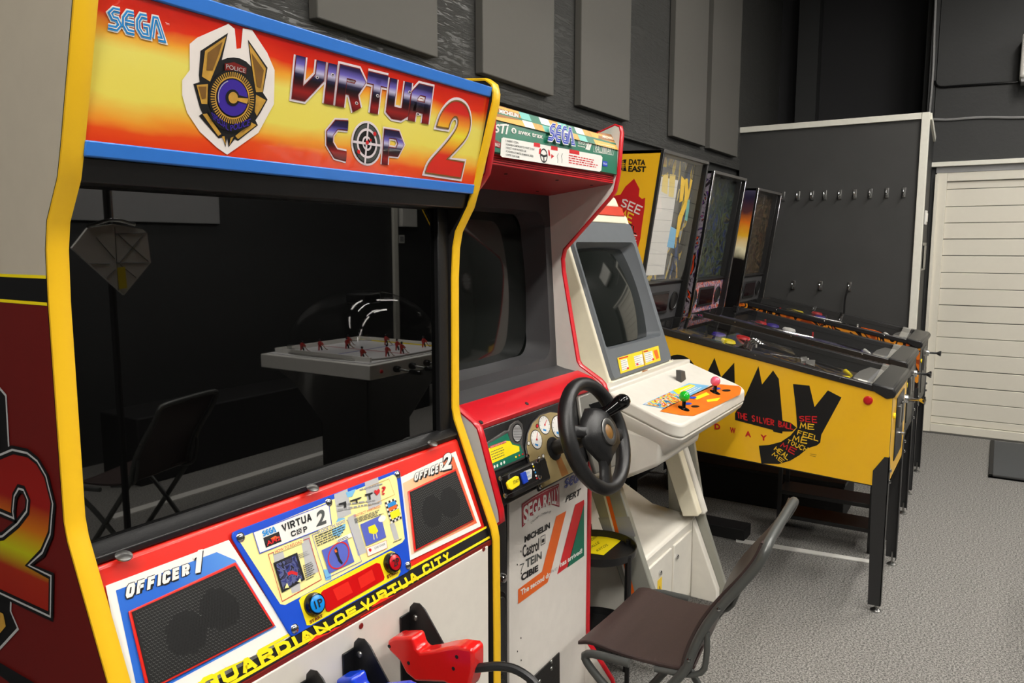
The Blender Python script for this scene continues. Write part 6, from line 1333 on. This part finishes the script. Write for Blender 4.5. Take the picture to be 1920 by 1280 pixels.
# ------------------------------------------------------------------ round two-tier side table with yellow note
tc_ = Vector((2.193, 1.06, 0)); zt1 = .45
stb = thing('side_table', 'small round black two-tier tray table between racing and candy cabinets', 'table', tc_)
for z, nm_ in ((zt1, 'upper_tray'), (.17, 'lower_tray')):
    b = MB(); b.lathe([(0, 0), (.122, 0), (.128, .004), (.130, .028), (.127, .028), (.124, .005), (0, .004)], tc_+Vector((0, 0, z)), (0, 0, 1), 'black_satin', 48); b.build(nm_, stb, ang=50)
for a in (-100, -30, 60, 150):
    p = tc_+Vector((.121*math.cos(R(a)), .126*math.sin(R(a)), 0)); b = MB(); b.tube([p+Vector((0, 0, 0)), p+Vector((0, 0, zt1+.02))], .008, 'black_satin', 10); b.build('leg', stb)
b = MB(); b.tube([tc_+Vector((.12, .08, zt1+.02)), tc_+Vector((.125, .085, zt1+.045)), tc_+Vector((.11, .10, zt1+.045)), tc_+Vector((.105, .1, zt1+.02))], .003, 'black_satin', 6, smooth=1); b.build('hook', stb)
ZN = Z(zt1+.0055); g = Gfx(ZN, .0)
k_ = crop(1090, 960, 6.4); qn = Q(k_, (-40, 215), (505, 315), (268, 515), (-300, 440))
g.solid(qn, 'print_yellow', .0006); note = None
g2 = Gfx(ZN, .001)
for t_, q_ in (('OTTEEN', ((75, 240), (178, 288), (135, 345), (20, 300))), ('MAALLE', ((95, 325), (228, 350), (190, 425), (60, 400))), ('KIITOS.', ((215, 395), (335, 395), (305, 440), (175, 470)))): pass
def ntext(t_, tl, tr, br, bl): g2.text(t_, Q(k_, tl, tr, br, bl), 'print_black', 1, .0)
ntext('PALAUTTAKAA', (-330, 560), (130, 235), (140, 262), (-320, 600)) if False else None
ntext('DEN', (118, 318), (178, 280), (190, 302), (128, 350))
ntext('ALLE', (112, 410), (205, 350), (222, 375), (125, 436)); ntext('KIITOS.', (178, 455), (312, 375), (330, 400), (190, 478))
for m in g2.mats: pass
off = len(g.bm.verts)
me_ = bpy.data.meshes.new('t'); g2.bm.to_mesh(me_); base_n = len(g.bm.faces)
mi_ = g.mi('print_black'); vv = [g.bm.verts.new(v.co) for v in me_.vertices]
for p_ in me_.polygons:
    f_ = g.bm.faces.new([vv[i] for i in p_.vertices]); f_.material_index = mi_
bpy.data.meshes.remove(me_)
cen = ZN.at(*k_(200, 380)); g.single('paper_note', 'yellow paper note with black printed words lying on the upper black tray', 'note', (cen.x, cen.y, zt1+.005), smooth=False, recalc=False)
# ------------------------------------------------------------------ black things on the floor under the pinball machines
bx2 = thing('storage_box', 'long low black box on the carpet under the middle pinball machine', 'box', (4.42, 1.1, 0))
b = MB(); b.box((4.25, .62, 0), (4.6, 1.6, .20), 'black_matt'); b.build('box_body', bx2, bevel=.005)
b = MB(); b.box((4.245, .615, .185), (4.605, 1.605, .205), 'black_satin'); b.build('lid', bx2, bevel=.003)
bn = thing('metal_stand', 'black metal frame stand with two shelves behind the near yellow pinball leg', 'stand', (3.95, .7, 0))
for x in (3.86, 4.02):
    for y in (.44, .86): b = MB(); b.box((x-.009, y-.009, 0), (x+.009, y+.009, .47), 'black_satin'); b.build('leg', bn)
for z in (.22, .10):
    b = MB(); b.box((3.852, .432, z), (4.028, .868, z+.02), 'black_satin'); b.build('shelf', bn, bevel=.002)
b = MB(); b.box((3.68, .98, 0), (3.80, 1.6, .06), 'black_matt'); b.single('timber_plank', 'black painted plank lying on the carpet under the yellow pinball machine', 'plank', bevel=.003)
b = MB(); F0 = Z(.001); b.extrude([F0.at(1380, 1010), F0.at(1640, 1052), F0.at(1640, 1058), F0.at(1380, 1016)], (0, 0, .005), 'print_white'); b.single('lit_gap_strip', 'narrow white strip painted as the lit gap between shadows on the carpet under the yellow pinball machine', 'strip')  # white strip paints in the lit gap between the carpet shadows
# ------------------------------------------------------------------ room behind the camera, seen in the dark screens
GY = 2.006
def refl(u, v, yv): p = Y(yv).at(u, v); return Vector((p.x, GY-p.y, p.z))
# dome hockey table
zt3 = .85
cn = Z(zt3).at(693, 686); cf = Z(zt3).at(462, 667)
HX = cn.x; HY1 = GY-cn.y; HY0 = GY-cf.y; HW = .80
mat('rink_white', (236, 236, 238), .3); mat('table_white', (226, 224, 218), .35); mat('player_red', (190, 30, 30), .4); thin_glass('dome_acrylic', alpha=.93, spec=1.75)
hk_ = thing('dome_hockey_table', 'white table hockey game under a clear dome, mirrored in the dark screen', 'game table', (HX+HW/2, (HY0+HY1)/2, 0))
b = MB(); b.box((HX, HY0, zt3-.075), (HX+HW, HY1, zt3), 'table_white'); b.build('table_frame', hk_, bevel=.004)
b = MB(); b.box((HX+.03, HY0+.03, zt3), (HX+HW-.03, HY1-.03, zt3+.006), 'rink_white'); rk = b.build('rink', hk_)
b = MB(); b.box((HX+HW/2-.004, HY0+.05, zt3+.006), (HX+HW/2+.004, HY1-.05, zt3+.007), 'print_red'); b.box((HX+.05, (HY0+HY1)/2-.004, zt3+.006), (HX+HW-.05, (HY0+HY1)/2+.004, zt3+.0068), 'print_blue'); b.build('ice_lines', rk)
b = MB()
for a, c_ in (((HX+.06, HY0+.05), (HX+.07, HY1-.05)), ((HX+HW-.07, HY0+.05), (HX+HW-.06, HY1-.05)), ((HX+.07, HY0+.05), (HX+HW-.07, HY0+.06))): b.box((a[0], a[1], zt3+.006), (c_[0], c_[1], zt3+.03), 'print_white'); 
b.box((HX+HW-.0705, HY0+.05, zt3+.006), (HX+HW-.0595, HY1-.05, zt3+.014), 'print_yellow'); b.build('rink_boards', hk_)
rnd = random.Random(5)
for i in range(10):
    x = HX+.12+(i % 5)*.13+rnd.uniform(-.03, .03); y = (HY0+HY1)/2+(.18 if i < 5 else -.14)+rnd.uniform(-.12, .12); z = zt3+.007
    b = MB(); b.tube([(x-.008, y, z), (x-.006, y, z+.022), (x, y, z+.028)], [.004, .005, .006], 'player_red', 8); b.tube([(x+.012, y+.004, z), (x+.007, y, z+.022), (x, y, z+.028)], [.004, .005, .006], 'core_black', 8)
    b.tube([(x, y, z+.025), (x, y, z+.04), (x, y, z+.052)], [.009, .012, .006], 'player_red', 8); b.ball((x, y, z+.060), .007, 'print_black', seg=8)
    b.tube([(x+.009, y, z+.047), (x+.018, y+.005, z+.036), (x+.014, y+.014, z+.032)], .0035, 'player_red', 6); b.tube([(x-.009, y, z+.047), (x-.014, y+.008, z+.036), (x+.012, y+.014, z+.034)], .0035, 'player_red', 6)
    b.tube([(x-.004, y+.012, z+.042), (x+.03, y+.02, z+.003), (x+.04, y+.02, z+.002)], .002, 'brown_print', 5); b.build('hockey_player', hk_, ang=60)
b = MB(); rs = []; cxx, cyy = HX+HW/2, (HY0+HY1)/2; HH = .335
for k in range(15):
    t = math.pi/2*k/14; c_, s_ = math.cos(t), math.sin(t); row = []
    for j in range(48):
        a = 2*math.pi*j/48; e_ = 2/(2+2.2*c_); X_ = abs(math.cos(a))**(e_)*math.copysign(1, math.cos(a)); Y_ = abs(math.sin(a))**(e_)*math.copysign(1, math.sin(a))
        row.append(Vector((cxx+X_*(HW/2-.045)*max(c_, .01)**.8, cyy+Y_*((HY1-HY0)/2-.045)*max(c_, .01)**.8, zt3+.01+HH*s_)))
    rs.append(row)
b.rings(rs, 'dome_acrylic', caps=False); dm = b.build('dome', hk_, ang=90)
b = MB(); b.tube([Vector((r_.x, r_.y, r_.z)) for r_ in rs[0]], .006, 'apron_steel', 6, True); b.build('dome_rim', hk_)
b = MB(); b.box((cxx-.07, cyy-.07, zt3+HH-.06), (cxx+.07, cyy+.07, zt3+HH-.005), 'black_satin'); b.build('scoreboard', dm, bevel=.008)
b = MB(); b.lathe([(.011, 0), (.009, .006), (0, .008)], (HX+.085, HY1, zt3-.04), (0, 1, 0), 'print_red', 14); b.build('puck_button', hk_)
for i in range(5):
    x = HX+.19+i*.125; b = MB(); b.lathe([(.016, 0), (.018, .01), (.016, .03), (.009, .034), (.006, .036)], (x, HY1, zt3-.04), (0, 1, 0), 'black_gloss', 14); b.cyl((x, HY1+.03, zt3-.04), (x, HY1+.11, zt3-.045), .006, 'steel', 8); b.lathe([(.008, 0), (.013, .02), (.012, .07), (0, .075)], (x, HY1+.10, zt3-.045), (0, 1, -.05), 'black_gloss', 12); b.build('player_rod', hk_)
b = MB(); b.rings([[Vector((cxx+sx*.36*k, cyy+sy*.36*k, z)) for sx, sy in ((-1, -1), (1, -1), (1, 1), (-1, 1))] for k, z in ((1.0, zt3-.075), (.8, zt3-.16), (.5, .45), (.5, .12), (.9, .05), (.9, .0))], 'black_gloss'); b.build('pedestal', hk_, bevel=.01, ang=30)
# linear lamp above the table
m, nt, N, L, P = newmat('table_lamp_glow'); P.inputs['Emission Color'].default_value = (1, .97, .92, 1); P.inputs['Emission Strength'].default_value = 60
for yy, xx in ((cyy-.25, cxx+.1), (cyy+.35, cxx+.15)):
    t = thing('pendant_lamp', 'thin white tube lamp over the dome hockey table, '+('nearer the back wall' if yy < cyy else 'nearer the cabinets'), 'lamp', (xx, yy, 2.5), 'tube lamps over the hockey table')
    b = MB(); b.box((xx-.45, yy-.03, 2.52), (xx+.45, yy+.03, 2.56), 'print_white'); b.build('housing', t, bevel=.003)
    b = MB(); b.cyl((xx-.43, yy, 2.505), (xx+.43, yy, 2.505), .014, m, 12); b.build('tube', t)
    b = MB(); b.cyl((xx, yy, 2.56), (xx, yy, 4.0), .004, 'steel', 6); b.build('cord', t)
# kite-shaped folded board on a stand, with note
def rq(pts, yv): return [refl(u, v, yv) for u, v in pts]
mat('kite_white', (240, 238, 230), .6)
kt = thing('kite_board', 'pale kite-shaped folded board with fold lines and yellow note, seen mirrored in the dark screen', 'board', (0, 0, 0))
kp_ = rq(((135, 465), (165, 427), (212, 420), (268, 430), (276, 437), (283, 492), (233, 553)), 2.6); K0 = sum(kp_, Vector())/len(kp_); kt.location = Vector((K0.x, K0.y, 0)); WL[kt.name] = Vector((K0.x, K0.y, 0))
b = MB(); b.extrude(kp_, (0, -.012, 0), 'kite_white'); kb = b.build('board', kt)
b = MB()
for a, c_ in (((215, 425), (222, 545)), ((217, 492), (280, 492)), ((168, 494), (205, 494)), ((217, 438), (276, 436)), ((222, 440), (278, 490)), ((268, 440), (222, 495)), ((180, 445), (215, 485)), ((225, 496), (255, 520)), ((200, 520), (216, 505))):
    A, B = refl(*a, 2.6), refl(*c_, 2.6); b.tube([A+Vector((0, .0005, 0)), B+Vector((0, .0005, 0))], .0012, 'target_grey', 4)
b.build('fold_lines', kb)
ny = rq(((219, 502), (234, 500), (238, 540), (223, 542)), 2.6); b = MB(); b.extrude([p+Vector((0, .001, 0)) for p in ny], (0, .001, 0), 'print_yellow'); b.build('yellow_note', kb)
hp = refl(212, 420, 2.6); b = MB(); b.tube([hp+Vector((-.09, 0, -.01)), hp+Vector((0, 0, .02)), hp+Vector((.08, 0, .0))], .006, 'chrome', 8, smooth=2); b.tube([hp+Vector((0, 0, .02)), hp+Vector((0, 0, .10)), hp+Vector((.0, 0, .14))], .003, 'chrome', 6)
b.build('hanger', kt)
b = MB(); b.cyl((hp.x, hp.y-.03, .03), (hp.x, hp.y-.03, hp.z+.13), .012, 'black_matt', 10); b.cyl((hp.x, hp.y-.03, hp.z+.12), (hp.x, hp.y, hp.z+.12), .006, 'black_matt', 8); b.lathe([(.16, 0), (.16, .02), (.02, .03)], (hp.x, hp.y-.03, 0), (0, 0, 1), 'black_matt', 24); b.build('stand', kt)
# opposite wall: pale board, pole, switches, baseboard, low bench, dartboard column
yw = -2.99
b = MB(); p0 = refl(128, 413, GY-yw-.01); p1 = refl(411, 421, GY-yw-.01); b.box((p0.x, yw, 1.61), (p1.x, yw+.02, 2.5), 'print_grey'); b.single('wall_board', 'large pale board on the wall behind the photographer, mirrored at the top of the dark screen', 'board', bevel=.002)
pp_ = refl(738, 420, GY-yw); b = MB(); b.box((pp_.x-.03, yw, .0), (pp_.x+.03, yw+.03, 3.2), 'trim_white'); st(b, 'trim_5', bevel=.002)
pp_ = refl(760, 404, GY-yw); b = MB(); b.box((pp_.x-.11, yw, pp_.z-.11), (pp_.x+.11, yw+.06, pp_.z+.12), 'print_white'); b.single('junction_box', 'white wall box right of the tall white strip, mirrored in the dark screen', 'wall box', bevel=.004)
pp_ = refl(752, 448, GY-yw); b = MB(); b.box((pp_.x-.04, yw, pp_.z-.04), (pp_.x+.04, yw+.01, pp_.z+.04), 'print_white'); b.box((pp_.x-.025, yw+.01, pp_.z-.025), (pp_.x+.025, yw+.014, pp_.z+.025), 'print_grey'); b.single('wall_switch', 'small square wall switch below the white wall box, mirrored in the dark screen', 'switch')
b = MB(); b.box((2.6, -2.7, 0), (5.4, -2.3, .42), 'black_matt'); b.single('low_bench', 'long low black bench against the wall behind the photographer', 'bench', bevel=.01)
b = MB(); b.box((2.2, -1.97, 0), (4.5, -1.90, .006), 'print_white'); st(b, 'trim_6')
dc = thing('dartboard', 'round dartboard with cream and black segments, mirrored in the racing cabinet screen', 'dartboard', (5.7, -2.0, 1.37))
b = MB(); b.box((5.4, -2.2, 0), (6.0, -2.0, 4.0), 'black_board'); st(b, 'wall_column', smooth=False)
b = MB(); b.lathe([(.225, 0), (.225, .035), (.0, .036)], (5.7, -2.0, 1.6), (0, 1, 0), 'black_matt', 40); db = b.build('board', dc)
for i in range(20):
    b = MB(); a0, a1 = R(18*i-9), R(18*i+9); m = 'rink_white' if i % 2 else 'black_satin'
    for r0, r1, mm in ((.02, .10, m), (.10, .11, 'racer_green' if i % 2 else 'print_red'), (.11, .165, m), (.165, .175, 'racer_green' if i % 2 else 'print_red')):
        b.face([Vector((5.7+r*math.cos(a), -1.9635, 1.6+r*math.sin(a))) for r, a in ((r0, a0), (r1, a0), (r1, a1), (r0, a1))], mm)
    b.build('segment', dc, smooth=False, recalc=False)
b = MB(); b.lathe([(.008, 0), (.008, .004), (0, .004)], (5.7, -1.965, 1.6), (0, 1, 0), 'print_red', 12); b.build('bullseye', dc)

c2 = copy_tree(ch); c2.location = (1.95, -1.25, 0); c2.rotation_euler = (0, 0, R(160))
tag(c2, 'folding chair behind the photographer, near the kite-shaped board, mirrored dimly in the dark screen', 'chair')
